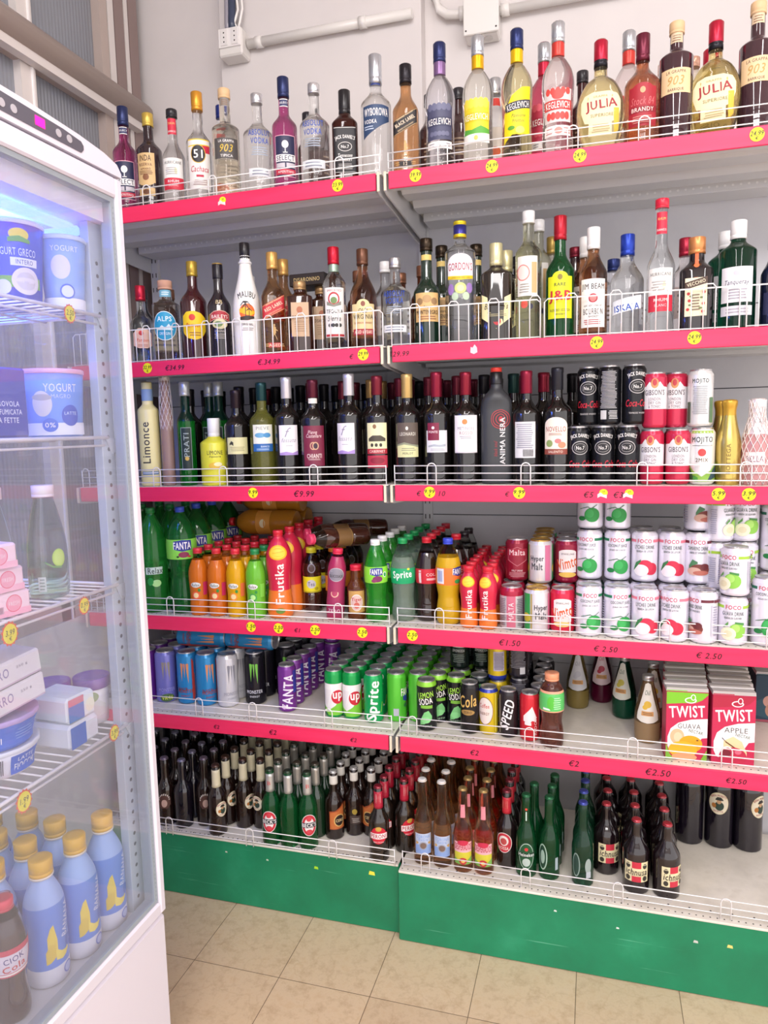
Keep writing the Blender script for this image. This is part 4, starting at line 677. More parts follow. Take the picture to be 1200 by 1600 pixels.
pet('fanta_large', 'soda_bottle', 324, [(30, 0), (42, 5), (44, 40), (38, 90), (36, 120), (44, 160), (45, 190), (44, 230), (34, 268), (16, 300), (13, 308), (13, 320)], '2c9c44', 262, '3450c0',
    [('label', [R(-140, 140, 168, 228, '8cdc50')]+fant(194, 1.1)+[El(4, 182, 16, 9, '8c2c50'), El(-14, 176, 4, 3, '2c3c24'), El(20, 176, 6, 3, 'd03838')])], lk='tint', head='2c8c40', hk='tint')
def relax(key, liq, fr, sidec, capc):
    pet(key, 'juice_bottle', 202, [(22, 0), (28, 3), (29, 30), (27.5, 60), (29.5, 100), (29, 135), (20, 162), (13.5, 176), (13, 198)], liq, 168, capc,
        [('label', [El(-6, 94, 15, 8, 'e8e8e0'), T('Relax', -6, 94, 9, '3c4a3c', 24, shear=.2, bold=.04), El(-6, 62, 12, 12, fr), El(-6, 62, 8, 8, 'f4d8a0' if fr != '3c9c44' else 'b8e890'), El(4, 78, 4, 5, '2c8c3c'), R(16, 30, 62, 102, sidec)])], head='e8e8d8')
relax('relax_orange', 'e87c20', 'e85c34', 'c82c5c', 'd8303c'); relax('relax_yellow', 'f0b414', 'f08c24', 'e87040', 'dc3040'); relax('relax_green', '78cc3c', '3c9c44', '7ccc48', '24884c')
def frutika(key, H, Rr, s):
    pet(key, 'juice_bottle', H, [(Rr*.8, 0), (Rr*.97, 4), (Rr, H*.12), (Rr*.86, H*.32), (Rr*.9, H*.48), (Rr, H*.62), (Rr*.92, H*.76), (Rr*.6, H*.87), (14, H*.92), (14, H-3)], 'e8782c', H*.30, 'd42438',
        [(D, [El(-2*s, H*.76, 22*s, 17*s, 'f0b41c'), El(-2*s, H*.76, 18*s, 13.5*s, 'f8d040'), P([(-14*s, H*.75, H*.755), (12*s, H*.77, H*.775)], 'e09c1c'), T('Frutika', 0, H*.40, 19*s, 'f0e4e0', H*.46, rot=90, bold=.07)]+([El(0, H*.09, 12, 8, '6a8c38')] if s > .9 else []))], head='cc2444', hk='plastic', lk='plastic', cap_r=15)
frutika('frutika_large', 256, 38, 1.25); frutika('frutika_small', 168, 25, .85)
def tea(key, capc, lc, tc):
    pet(key, 'iced_tea_bottle', 194, [(22, 0), (28, 3), (28.5, 50), (27, 60), (27.5, 110), (29, 120), (28, 140), (20, 162), (15, 172), (15, 190)], '3c1c14', 150, capc,
        [('label', [R(-86, 86, 62, 108, lc), El(-2, 86, 14, 13, 'c8c4cc'), T('Tea', -2, 86, 12, '5a5464', 20), El(14, 72, 6, 5, tc), R(-86, 86, 60, 64, tc)]), ('neck_print', [El(0, 134, 12, 14, '8a8490'), El(0, 134, 9, 11, '4c3430')])], lk='dark', cap_r=16, head='3a241c', hk='tint')
tea('tea_yellow', 'd4cc2c', 'e8dc20', 'b8a820'); tea('tea_pink', 'd83c64', '7a5a34', '8a6a3c'); tea('tea_orange', 'e88c20', 'e8842c', 'd8641c')
pet('pink_zero', 'energy_drink_bottle', 205, [(20, 0), (25, 3), (26, 60), (24, 90), (26, 120), (26, 150), (18, 178), (14, 186), (14, 200)], 'a82c58', 180, 'dc2c50', [('label', [R(-70, 70, 14, 140, 'a0305c'), El(2, 132, 22, 20, 'b8b4bc'), El(2, 132, 20, 18, '8c8894'), T('GLUCOSADE', 2, 128, 8, '2c2830', 38, bold=.05), El(0, 78, 11, 12, 'f0b8a0'), El(0, 78, 8, 9, 'b03c60'), T('ZERO', 0, 26, 11, 'e8d0dc', 34)])], lk='plastic', cap_r=15)
spirit('tiger_tonic', 'tonic_bottle', 158, 26, 92, 122, 15, [(9e3, M('9c5424', 'tint'))], (16, 'd42440', 'plastic'), [('label', [R(-26, 26, 24, 90, 'c89c58'), El(0, 52, 18, 24, 'ece0d8'), El(0, 52, 16, 22, 'd8b8b0'), T('Tiger', 0, 60, 12, 'b82c34', 30, bold=.05), El(0, 44, 8, 9, 'c86458'), R(-26, 26, 86, 91, '5a2c24')])])
pcoke = [(24, 0), (30, 4), (31, 30), (27, 62), (29, 92), (33, 120), (33, 150), (26, 182), (15, 212), (12.5, 220), (12.5, 232)]
pet('fanta_green', 'soda_bottle', 232, pcoke, '3cc43c', 200, 'f0f0ee', [('label', [R(-104, 104, 112, 158, '8cdc3c')]+fant(134, .75)+[El(4, 124, 14, 9, '7c2c60'), El(-6, 119, 8, 5, '8c3468'), El(26, 136, 6, 8, 'e8f0e0'), El(26, 136, 4, 6, '2c9c50')])], head='5cc868', lk='tint', hk='tint')
pet('sprite_bottle', 'soda_bottle', 234, [(a*1.06, b) for a, b in pcoke], 'b0c4b4', 180, '1c9a54', [('label', [R(-112, 112, 108, 152, '14a468'), T('Sprite', -2, 132, 26, 'f0f4f0', 56, rot=4, bold=.07), El(16, 150, 4, 3, 'e0e43c')])], lk='tint')
pet('coke_bottle', 'cola_bottle', 236, pcoke, '241210', 195, 'c41c30', [('label', [R(-104, 104, 108, 150, 'c82034'), P([(-30, 110, 146), (-22, 110, 146)], 'e8d0d0'), T('COLA', 10, 134, 8, 'f0d8d8', 34), R(-6, 28, 118, 124, 'e8b0b4')])], lk='dark')
pet('cola_dark', 'cola_bottle', 230, pcoke, '241a18', 180, '241e24', [('label', [R(-104, 104, 108, 150, '2c2224')])], lk='dark')
pet('fanta_orange', 'soda_bottle', 238, [(22, 0), (32, 5), (34, 30), (31, 60), (29, 80), (34, 110), (35, 140), (34, 168), (26, 196), (14, 220), (12.5, 226), (12.5, 234)], 'dcb020', 188, '3448c8', [('label', [R(-116, 116, 112, 160, 'e8762c'), R(-34, -10, 116, 158, 'e0e0e4'), R(-30, -14, 122, 152, 'a8b0d0')]+[('b', [(q[0]+34, q[1], q[2]) for q in e[1]], e[2]) if e[0] == 'b' else e[:2]+(e[2]+34,)+e[3:] for e in fant(138, .8)]+[El(30, 122, 10, 6, '3c9c50')])], lk='juice', head='f0e8d0')
pet('peach_tea', 'sports_drink_bottle', 198, [(24, 0), (31, 3), (31, 40), (27, 66), (30, 90), (32.5, 104), (32, 140), (26, 162), (19, 172), (18, 194)], '8c5448', 176, 'f0a078', [('label', [R(-100, 100, 100, 152, '5cc468'), R(-100, 100, 148, 154, 'f0a888'), R(-100, 100, 98, 101, 'f0a888'), P([(-24, 104, 110), (-4, 104, 108)], 'f0f4f0'), El(-2, 124, 10, 18, '58c040')]+lines(4, 26, 106, 140, 6, 'b8e8b8'))], cap_r=19, cap_h=20, lk='tint')
pet('lying_orange', 'juice_bottle', 240, [(30, 0), (40, 4), (42, 50), (40, 100), (42, 150), (38, 180), (20, 212), (14, 222), (14, 236)], 'c88428', 202, 'd8303c', [('label', [R(-50, 50, 80, 130, 'd8943c'), El(0, 105, 14, 10, 'e8d8b0')])], head='d8a050')
# milkshake, glass juice
def glassjuice(key, liq, lab, ink, fruit):
    p = spl([(22, 0), (32, 3), (34, 30), (33.5, 70), (29, 100), (21, 135), (14, 165), (13, 178)], 3)
    kind(key, 'juice_bottle', 'bottle', p, [(62, M(liq, 'juice')), (9e3, M(liq, 'tint'))], 182, [('cap', capcyl(15, 168, 182), M('c8c8c8', 'metal'), 0)],
         [('label', [P([(-24, 66, 84), (-12, 60, 160), (0, 58, 164), (12, 60, 160), (24, 66, 84)], lab), T('Chill', 0, 138, 12, ink, 18, shear=.3), El(0, 108, 9, 9, fruit), El(-6, 100, 6, 6, fruit), R(-13, 13, 78, 90, 'd8a060')]+lines(-11, 11, 80, 88, 2, '7a5a40'))], n=20, rows=6, step=3)
glassjuice('gj_olive', '8c7a44', 'd0d0d4', '9a9aa0', 'c0c0c8'); glassjuice('gj_maroon', '5c1030', 'e0c8cc', 'b83048', 'b02c44')
glassjuice('gj_green', '0c4a34', 'dcdcd0', '3c5a3c', 'c8bc50'); glassjuice('gj_tan', 'a08460', 'e8e4d8', '2c5a3c', 'e0b83c')
# cartons
def carton(key, wd, dp, H, top, body, sides, els):
    mb = MB(); w_, d_ = wd/2000, dp/2000; h = H/1000
    mb.box(-w_, w_, -d_, d_, 0, h-.012, M(sides, 'paper'), .0012)
    fold = MB()
    fold.prism([(-w_, h-.012), (w_, h-.012), (w_*.98, h-.003), (-w_*.98, h-.003)], 'y', -d_*.96, d_*.96, M('bcb8b6', 'paper'))
    fold.box(-w_*1.02, w_*1.02, -.006, .006, h-.003, h, M('e4e0dc', 'paper'), .0008)
    fold.poly([(-w_*.98, -d_*.97, h-.0115), (0, -d_*.97, h-.0115), (0, -d_*.93, h-.0028), (-w_*.98, -d_*.93, h-.0028)], M(top, 'paper'))
    KIND[key] = ('juice_carton', 'carton', [('body', mb.mesh(key), -1), ('folded_top', fold.mesh(key+'_top'), -1), ('printed_design', label_mesh(key+'_d', els, flat(-d_-.0001)), 0)])
def twist(key, top, fr, txt, side):
    base = [R(-49, 49, 1, 178, 'c42450'), P([(-49, 146, 178), (-10, 150, 178), (20, 152, 178), (36, 160, 178), (49, 174, 178)], top)]
    base += [T('TWIST', 0, 128, 30, 'f4f0f2', 84, rot=4, bold=.07), El(8, 158, 14, 8, 'f4f0f2'), El(8, 158, 11, 5.5, top), El(14, 166, 6, 8, 'f4f0f2'), El(14, 166, 4, 6, top)]
    base += [P([(-45, 36, 60), (-38, 20, 82), (-20, 14, 98), (10, 14, 108), (49, 30, 112)], 'f0ecee'), P([(24, 12, 40), (36, 20, 60), (49, 30, 62)], 'c42450'), T(txt, 6, 90, 13, '4a4a44', 54, bold=0), T('NECTAR', 22, 76, 8, '4a6a50', 34, rot=-12, bold=.03)]
    base += fr
    if side: base += [P([(-49, 1, 44), (-40, 1, 16), (-30, 1, 3)], '7cb83c'), P([(36, 1, 6), (49, 1, 30)], '7cb83c')]
    carton(key, 100, 58, 192, top, '', 'b02048', base)
twist('twist_guava', '7cc42c', [El(-22, 62, 17, 20, 'f0b890'), El(-20, 60, 10, 13, 'f4cca8'), El(10, 44, 28, 22, 'f0a41c'), El(26, 54, 3, 2, '6a4a20'), El(-8, 28, 34, 22, 'f4b428'), El(-4, 9, 30, 10, 'f0a478')], 'GUAVA', True)
twist('twist_apple', 'b02040', [P([(-22, 46, 62), (0, 40, 74), (20, 30, 62), (32, 24, 34)], 'ecd0a0'), P([(-18, 58, 62), (8, 40, 44), (30, 28, 30)], '6a4428'), El(0, 22, 32, 24, 'c0244a'), El(-16, 30, 12, 9, '7c1c30'), El(12, 34, 8, 6, 'd86c84'), P([(-26, 68, 71), (-18, 60, 62)], '3c2820')], 'APPLE', False)
carton('teal_carton', 160, 130, 150, '2a5a68', '', '1e3c48', [R(-79, 79, 1, 137, '1e3c50'), T('ANTE', 20, 122, 16, '8ca0a8', 60), T('SANGUE', 0, 100, 12, 'b0b8bc', 70), P([(-79, 20, 60), (-40, 10, 84), (0, 4, 60)], '2c5060'), El(-44, 62, 16, 17, 'c89c8c'), El(-30, 36, 24, 24, 'b88870'), El(-30, 36, 13, 14, 'a83c5c'), R(-79, 79, 1, 8, 'a04c5c')])

# ================================================================== ROOM
mb = MB(); mb.box(-1.6, 4.2, -4.6, .62, -.05, 0, m_floor); struct('floor', mb, 'beige veined marble tile floor')
mb = MB()
mb.box(-1.32, 4.2, .56, .66, 0, 3.3, m_wall); mb.box(-.706, -.008, .50, .561, 0, 3.3, m_wall, .002)
struct('wall_back', mb, 'pale plaster wall behind the shelves, with a shallow pilaster')
mb = MB(); mb.box(-1.32, 4.2, -4.6, .62, 3.3, 3.36, m_wall); struct('ceiling', mb, 'plain white ceiling above the shop')
mb = MB(); mb.box(-1.42, -1.31, -4.6, .62, 0, 3.3, M('a8a4ae', 'matte')); mb.box(-1.31, -1.03, -4.6, .62, 0, .9, m_wall); struct('wall_left', mb, 'wall below and behind the shop window')
# window along the left wall
m_fr = M('b4a49c', 'paint'); m_fr2 = M('d8d0cc', 'paint'); m_brown = M('8a7672', 'paint')
mb = MB()
for z0, z1 in ((.9, .96), (2.525, 2.56), (3.22, 3.3)): mb.box(-1.09, -1.035, -4.6, .60, z0, z1, m_fr)
for y0, y1, mt in ((.30, .34, m_fr), (.345, .375, m_fr2), (.38, .43, m_brown), (.435, .455, m_fr2), (.46, .51, m_brown)):
    mb.box(-1.07, -1.03, y0, y1, .9, 3.3, mt)
for y in (-.035, -.70, -1.36, -2.0, -2.7):
    mb.box(-1.085, -1.035, y-.028, y+.03, .9, 3.3, m_fr2); mb.box(-1.05, -1.03, y+.012, y+.018, .9, 3.3, M('f0ecec', 'paint'))
win = struct('window_1', mb, 'shop window with pale metal frame and ribbed glass')
g = MB(); g.box(-1.066, -1.060, -4.6, .33, .96, 2.525, m_rib); g.box(-1.066, -1.060, -4.6, .33, 2.56, 3.22, m_rib); part('window_pane', g, win)
g = MB(); g.tube([(-1.005, -4.6, 2.580), (-1.005, -2, 2.580), (-1.005, .485, 2.580)], .036, m_fr, 14)
g.box(-1.03, -1.0, -4.6, .47, 2.52, 2.56, m_fr2)
t_ = root('curtain_rail', 'thick cream horizontal tube running along the shop window', 'rail', (0, 0, 0)); part('tube', g, t_)

# conduits and boxes on the wall
m_pvc = M('dcd8d4', 'plastic')
t_ = root('socket_box', 'grey wall socket box with two three-pin outlets and cables above', 'socket', (-.637, .5, 2.70))
mb = MB(); mb.box(-.043, .043, -.062, 0, .0, .085, m_pvc, .005); part('box', mb, t_)
mb = MB(); mb.box(-.040, .040, -.067, -.062, .025, .084, M('e8e4e2', 'plastic'), .002)
part('face_plate', mb, t_)
for sx in (-.018, .02):
    mb = MB(); mb.box(sx-.0125, sx+.0125, -.0695, -.067, .03, .08, M('dedad8', 'plastic'), .001)
    for k in range(3): mb.disc((sx, -.0697, .041+k*.014), .0026, 'y', M('3a3636', 'matte'))
    part('outlet', mb, t_)
t_ = root('cable_bundle', 'white and dark cables dropping into the wall socket box', 'cable', (-.637, .5, 2.784))
for (x, r, c, b_) in ((-.02, .011, '9a96a0', 0), (-.004, .013, '3a4258', .0), (.012, .004, 'ece8e4', .022), (.022, .004, 'ece8e4', -.03), (-.012, .004, 'ece8e4', .03)):
    mb = MB(); mb.tube([(x, -.03, 0), (x+b_*.6, -.034, .03), (x+b_, -.03, .07), (x+b_*.5, -.022, .2), (x, -.02, .514)], r, M(c, 'plastic'), 8); part('cable', mb, t_)
t_ = root('cable_conduit', 'straight grey plastic conduit running right from the socket box', 'conduit', (-.59, .5, 2.745))
mb = MB(); mb.tube([(0, -.024, 0), (.56, -.024, 0)], .0145, m_pvc, 12); part('pipe', mb, t_)
for x in (.04, .40): mb = MB(); mb.tube([(x-.012, -.024, 0), (x+.012, -.024, 0)], .018, m_pvc, 12); part('clamp', mb, t_)
t_ = root('junction_box', 'square grey junction box with round knockouts high on the wall', 'junction box', (.181, .56, 2.66))
mb = MB(); mb.box(-.052, .052, -.062, 0, 0, .12, m_pvc, .005)
for x in (-.022, .018): mb.tube([(x, -.032, -.002), (x, -.032, .002)], .014, M('cac6c2', 'plastic'), 14)
part('box', mb, t_)
mb = MB(); mb.box(-.054, .054, -.070, -.0625, .0, .122, M('e0dcd8', 'plastic'), .002)
for x in (-.046, .046): mb.disc((x, -.0705, .012), .003, 'y', M('4a4646', 'matte'))
part('lid', mb, t_)
t_ = root('cable_conduit', 'curved grey conduit elbow entering the junction box from the left', 'conduit', (.13, .56, 2.76))
mb = MB(); mb.tube([(0, -.028, -.012), (-.03, -.028, -.012), (-.06, -.028, -.008), (-.085, -.028, .012), (-.10, -.028, .045), (-.102, -.028, .52)], .0135, m_pvc, 10); part('pipe', mb, t_)
mb = MB(); mb.tube([(-.004, -.028, -.012), (-.022, -.028, -.012)], .019, m_pvc, 12); part('collar', mb, t_)
t_ = root('cable_conduit', 'grey conduit leaving the junction box towards the right', 'conduit', (.233, .56, 2.735))
mb = MB(); mb.tube([(0, -.028, 0), (.9, -.028, 0)], .0135, m_pvc, 10); part('pipe', mb, t_)
mb = MB(); mb.tube([(.006, -.028, 0), (.03, -.028, 0)], .018, m_pvc, 12); part('collar', mb, t_)

# ================================================================== SHELVING
def rail_z(l, x): return zs(l, x)
def shear_z(mb, x0, l):   # slope of the deck along x
    k = LZ[l][1] if x0 < 0 else LZ[l][2]
    mb.v = [(x, y, z+k*x) for x, y, z in mb.v]
def hoop(mb, x, y, z, w=.02, h=.06, r=.0016, lean=.008):
    pts = [(x-w/2, y, z)]+[(x-w/2*math.cos(a)+0, y-.0+lean*0, z+h-w/2+w/2*math.sin(a)) for a in [PI*i/6 for i in range(7)]]+[(x+w/2, y, z)]
    mb.tube(pts, r, m_wire, 5)
def guard_low(x0, x1, l, hoops, h=.058):
    mb = MB(); z = LZ[l][0]
    for dz in (.012, .030, .050): mb.tube([(x0, .012, z+dz), (x1, .012, z+dz)], .0015, m_wire, 5)
    for x in (x0, x1): mb.tube([(x, .014, z), (x, .012, z+.052)], .0015, m_wire, 5)
    for x in hoops: hoop(mb, x, .008, z-.001, .024, h)
    shear_z(mb, x0, l); return mb
def guard_tall(x0, x1, l, n, h=.095):
    mb = MB(); z = LZ[l][0]
    mb.tube([(x0, .012, z+.004), (x1, .012, z+.004)], .0015, m_wire, 5)
    c = .008
    mb.tube([(x0, .012, z), (x0, .012, z+h-c), (x0+c, .012, z+h), (x1-c, .012, z+h), (x1, .012, z+h-c), (x1, .012, z)], .0018, m_wire, 5)
    for i in range(1, n):
        x = x0+(x1-x0)*i/n
        if i % 4 == 2 or i % 4 == 3:
            if i % 4 == 2:
                xm = x+(x1-x0)/n
                mb.tube([(x, .010, z), (x, .010, z+h+.001), (x+.006, .010, z+h+.009), (xm-.006, .010, z+h+.009), (xm, .010, z+h+.001), (xm, .010, z)], .0016, m_wire, 5)
        else: mb.tube([(x, .012, z), (x, .012, z+h)], .0013, m_wire, 5)
    shear_z(mb, x0, l); return mb
def sticker(parent, l, x, txt, sub='€', dz=-.019, torn=False):
    z = zs(l, x)+dz
    if torn: els = [El(2, 2, 10, 9, 'f4e81c'), P([(-12, -11, -2), (-5, -7, 3), (2, -9, -3), (10, -12, -3)], 'f0dcdc'), T('st', 3, 5, 5, '2c2a1c')]
    else: els = [El(0, 0, 15, 15, 'f4e81c'), T(txt, 0, 2.4, 10, '1c1a10', 27, shear=.2, bold=.08), T(sub, 0, -8, 7, '1c1a10', bold=.08)]
    link('price_sticker', label_mesh('price_sticker', els, flat(-.0073)), parent, (x, 0, z))
def ink(parent, l, x, txt, h=9, dz=-.022, name='handwritten_price', c='3c0c24'):
    me = label_mesh('ink', [T(txt, 0, 0, h*1.35, c, shear=.25, bold=.03)], flat(-.0072))
    link(name, me, parent, (x, 0, zs(l, x)+dz))
def gondola(x0, x1, label, kicky, side):
    u = root('shelving_unit', label, 'shelving', (0, 0, 0), group=None)
    # plinth
    zt = .2126
    mb = MB(); mb.box(x0+.001, x1-.001, kicky, kicky+.02, .0005, zt, m_kick, .003); mb.v = [(x, y, z+(x*LZ[5][1 if side < 0 else 2] if z > .1 else 0)) for x, y, z in mb.v]; part('kickboard', mb, u, label='green kickboard')
    # back panel
    mb = MB()
    for a, b in ((.2, .702), (.704, 1.181), (1.184, 1.562), (1.565, 1.80), (1.803, 2.12)): mb.box(x0+.002, x1-.002, .471, .477, a, b, m_back)
    mb.box(x0+.004, x1-.004, .478, .480, .2, 2.11, M('5a5a60', 'matte')); part('back_panel', mb, u)
    for x in ((x0+.018, x1) if side < 0 else (x1-.018,)):
        if side < 0 and x == x1: x = x1
        mb = MB(); mb.box(x-.015, x+.015, .455, .4705, .0005, 2.14, m_under, .001)
        for k in range(42): mb.box(x-.0085, x-.0055, .4542, .4548, .02+k*.05, .035+k*.05, m_hole); mb.box(x+.0055, x+.0085, .4542, .4548, .02+k*.05, .035+k*.05, m_hole)
        part('upright', mb, u)
    for l in range(6):
        z = LZ[l][0]; yb = .453
        mb = MB()
        mb.box(x0+.004, x1-.004, .002 if l < 5 else kicky-.001, yb, z-.0025, z, m_shelf)
        if l < 5:
            mb.box(x0+.02, x1-.02, .0, .022, z-.042, z-.003, m_under, .002)   # front fold
            for yc in (.14, .27): mb.prism([(yc-.045, z-.003), (yc-.03, z-.024), (yc+.03, z-.024), (yc+.045, z-.003)], 'x', x0+.022, x1-.022, m_under)
            mb.box(x0+.022, x1-.022, .36, yb, z-.03, z-.003, m_under, .002)
            for k in range(46 if side < 0 else 61): mb.disc((x0+.05+k*.0197, .3595, z-.016), .0035, 'y', M('e4e4e6', 'paper'), 6)
        else:
            mb.box(x0+.004, x1-.004, kicky-.002, kicky+.004, z-.006, z+.0005, m_shelf, .001)
        n = 60 if side < 0 else 78
        for k in range(n): mb.disc((x0+.012+(x1-x0-.024)*k/(n-1), (.018 if l < 5 else kicky+.012), z+.0004), .0022, 'z', m_hole, 6)
        for k in range(n//3): mb.disc((x0+.012+(x1-x0-.024)*k/(n//3-1), .034, z+.0004), .0026, 'z', m_hole, 6)
        mb2 = mb; shear_z(mb2, x0, l); sh = part('shelf', mb2, u)
        if l < 5:
            mb = MB(); mb.box(x0+.017, x1-.017, -.0065, .0, z-.043, z-.0005, m_rail, .0015); shear_z(mb, x0, l); part('price_rail', mb, sh, label='red price rail')
            for s_, xe in ((1, x0+.006), (-1, x1-.006)):
                mb = MB(); k = LZ[l][1] if x0 < 0 else LZ[l][2]; zz = z+k*xe
                mb.prism([(-.006, zz-.001), (-.006, zz-.047), (.02, zz-.052), (.43, zz-.074), (.453, zz-.074), (.453, zz-.001)], 'x', xe-.0045+s_*.003, xe-.0005+s_*.003, m_under)
                mb.box(xe-.0045+(.003 if s_ > 0 else -.003), xe+.0025+(.003 if s_ > 0 else -.003), -.009, -.0062, zz-.047, zz-.0, M('e0d4bc', 'paint'), .0008)
                part('bracket', mb, u)
        SH[(side, l)] = sh
    return u
SH = {}
UL = gondola(-1.0, 0.0, 'left shelving unit of the drinks wall, beside the glass fridge', .022, -1)
UR = gondola(0.0, 1.3, 'right shelving unit of the drinks wall, from the middle joint to the right edge', -.004, 1)
for side, x0 in ((-1, -1.0), (1, 0.0)):
    for l in (0, 2, 3, 4, 5):
        hs = {(-1, 0): [-.98, -.70, -.49, -.12], (1, 0): [.155, .47, .63, .93], (-1, 2): [-.97, -.84, -.72, -.50, -.22], (1, 2): [.115, .36, .64, .87], (-1, 3): [-.95, -.70, -.43, -.16], (1, 3): [.13, .46, .70, .94], (-1, 4): [-.9, -.62, -.44, -.2], (1, 4): [.05, .37, .63, .85], (-1, 5): [-.9, -.75, -.47, -.2], (1, 5): [.08, .36, .6, .86]}[(side, l)]
        g_ = guard_low(x0+.012, (-.012 if side < 0 else 1.288), l, hs)
        part('wire_guard', g_, SH[(side, l)])
    if side < 0: part('wire_guard', guard_tall(-.985, -.012, 1, 40), SH[(-1, 1)])
    else: part('wire_guard', guard_tall(.012, .395, 1, 15), SH[(1, 1)]); part('wire_guard', guard_tall(.405, .845, 1, 17), SH[(1, 1)]); part('wire_guard', guard_tall(.86, 1.285, 1, 17), SH[(1, 1)])
def stk(l, x, txt, torn=False, sub='€'):
    sticker(SH[(-1 if x < 0 else 1, l)], l, x, txt, torn=torn, sub=sub)
def inkp(l, x, txt, h=9, **k): ink(SH[(-1 if x < 0 else 1, l)], l, x, txt, h, **k)
stk(0, -.455, '', torn=True); stk(0, -.12, '33.99'); stk(0, .088, '39.99'); stk(0, .28, '24.99'); stk(0, .487, '24.99'); stk(0, .865, '24.99')
stk(1, -.72, '32.99'); inkp(1, -.63, '€34.99', 11); inkp(1, -.335, '€.34.99', 11); stk(1, -.062, '29.99'); inkp(1, -.095, '€', 9); inkp(1, .035, '€29.99', 10); stk(1, .53, '24.99'); stk(1, .748, '24.99')
stk(2, -.40, '9.99'); inkp(2, -.245, '€9.99', 13); stk(2, .112, '9.99'); inkp(2, .083, '€', 10); inkp(2, .145, '10', 10); stk(2, .345, '9.99'); inkp(2, .315, '€', 9); inkp(2, .515, '€5', 11); stk(2, .548, '', torn=True); inkp(2, .585, '€3', 11); stk(2, .608, '', torn=True); stk(2, .81, '5.99'); stk(2, .875, '3.99')
stk(3, -.425, '1.50'); stk(3, -.338, '2.50'); inkp(3, -.28, '€1', 9); stk(3, -.225, '2.50'); stk(3, -.085, '2.50'); stk(3, .058, '2.50'); inkp(3, .32, '€1.50', 12); inkp(3, .56, '€ 2.50', 11); inkp(3, .80, '€ 2.50', 11)
inkp(4, -.555, '€2', 9); inkp(4, -.37, '€2', 11); inkp(4, -.12, '€2', 9); inkp(4, .225, '€2', 11); inkp(4, .485, '€2', 12); inkp(4, .69, '€2.50', 13); inkp(4, .87, '€2.50', 10)
mb = MB(); mb.poly([(-.009, -.0072, -.008), (0, -.0072, -.012), (.009, -.0072, -.008), (.008, -.0072, .004), (.002, -.0072, .012), (-.003, -.0072, .004), (-.008, -.0072, .006)], M('f0c8d0', 'paper')); part('torn_sticker_remnant', mb, SH[(1, 1)], (.232, 0, zs(1, .232)-.02))
for (x, z, c, s_) in ((-.56, .17, 'd8d8c8', .004), (-.42, .165, 'c8dcc0', .004), (-.26, .165, 'a8e02c', .007), (-.085, .176, 'e8e84c', .010), (.44, .17, 'e0ece4', .004), (.60, .15, 'e0ece4', .004), (.79, .148, 'c8ccc4', .006), (.87, .15, 'e8dc7c', .007)):
    ky = .022 if x < 0 else -.004
    mb = MB(); mb.poly([(-s_, ky-.0006, -s_*.5), (s_, ky-.0006, -s_*.6), (s_*.8, ky-.0006, s_*.5), (-s_*.7, ky-.0006, s_*.7)], M(c, 'paper')); part('sticker_scrap', mb, UL if x < 0 else UR, (x, 0, z))

# ================================================================== PRODUCTS
def face(x, y, d=0): return math.degrees(math.atan2(.53-x, y+1.85))+d
def F(key, l, x, label, y=.06, d=0, dz=0, group=None): return put(key, l, x, y, label, rot=face(x, y, d), dz=dz, group=group)
# top shelf, front row
for key, x, d, lab in (('select', -.800, -8, 'magenta aperitif bottle with dark blue cap, first on the top shelf beside the fridge'),
    ('inda', -.718, -22, 'dark amaro bottle with gold cap and cream label, second on the top shelf'),
    ('rum_small', -.639, -8, 'clear rum bottle with black cap, white and red label, on the top shelf'),
    ('cachaca', -.557, 0, 'clear cachaca bottle with round black 51 emblem and gold cap'),
    ('grappa_clear', -.471, 0, 'pale grappa bottle with dark grey 903 label on the top shelf'),
    ('absolut', -.373, 6, 'clear vodka bottle with blue lettering, left of the tall magenta bottle'),
    ('select', -.293, 0, 'magenta aperitif bottle with dark blue cap between two clear vodka bottles'),
    ('absolut', -.205, -10, 'clear vodka bottle with blue lettering, right of the tall magenta bottle'),
    ('whiskey_square', -.119, -2, 'square whiskey bottle with black label and black neck on the top shelf'),
    ('wyborowa', -.032, 0, 'tall clear vodka bottle with silver cap and navy slanted label'),
    ('walker_black', .049, -6, 'amber whisky bottle with black slanted label at the joint of the top shelf'),
    ('keg_dark', .139, -4, 'clear vodka bottle with grey-violet label and dark blue cap'),
    ('keg_lemon', .236, -8, 'clear vodka bottle with yellow citrus label and silver cap'),
    ('keg_yellow', .333, 0, 'yellowish fruit vodka bottle with slanted bright yellow label and navy cap'),
    ('keg_red', .432, 0, 'clear vodka bottle with orange-red label and silver cap, front row'),
    ('julia', .532, 0, 'round amber grappa flask with red cap, left one of the two flasks'),
    ('brandy', .627, 2, 'amber brandy bottle with red label and maroon cap'),
    ('grappa_dark_small', .701, 0, 'dark grappa bottle with cream 903 label between the two round flasks'),
    ('julia', .785, -4, 'round amber grappa flask with red cap, right one of the two flasks'),
    ('grappa_dark', .872, 0, 'dark grappa bottle with cream 903 label at the right end of the top shelf')):
    F(key, 0, x, lab, .062 if key != 'julia' else .06, d)
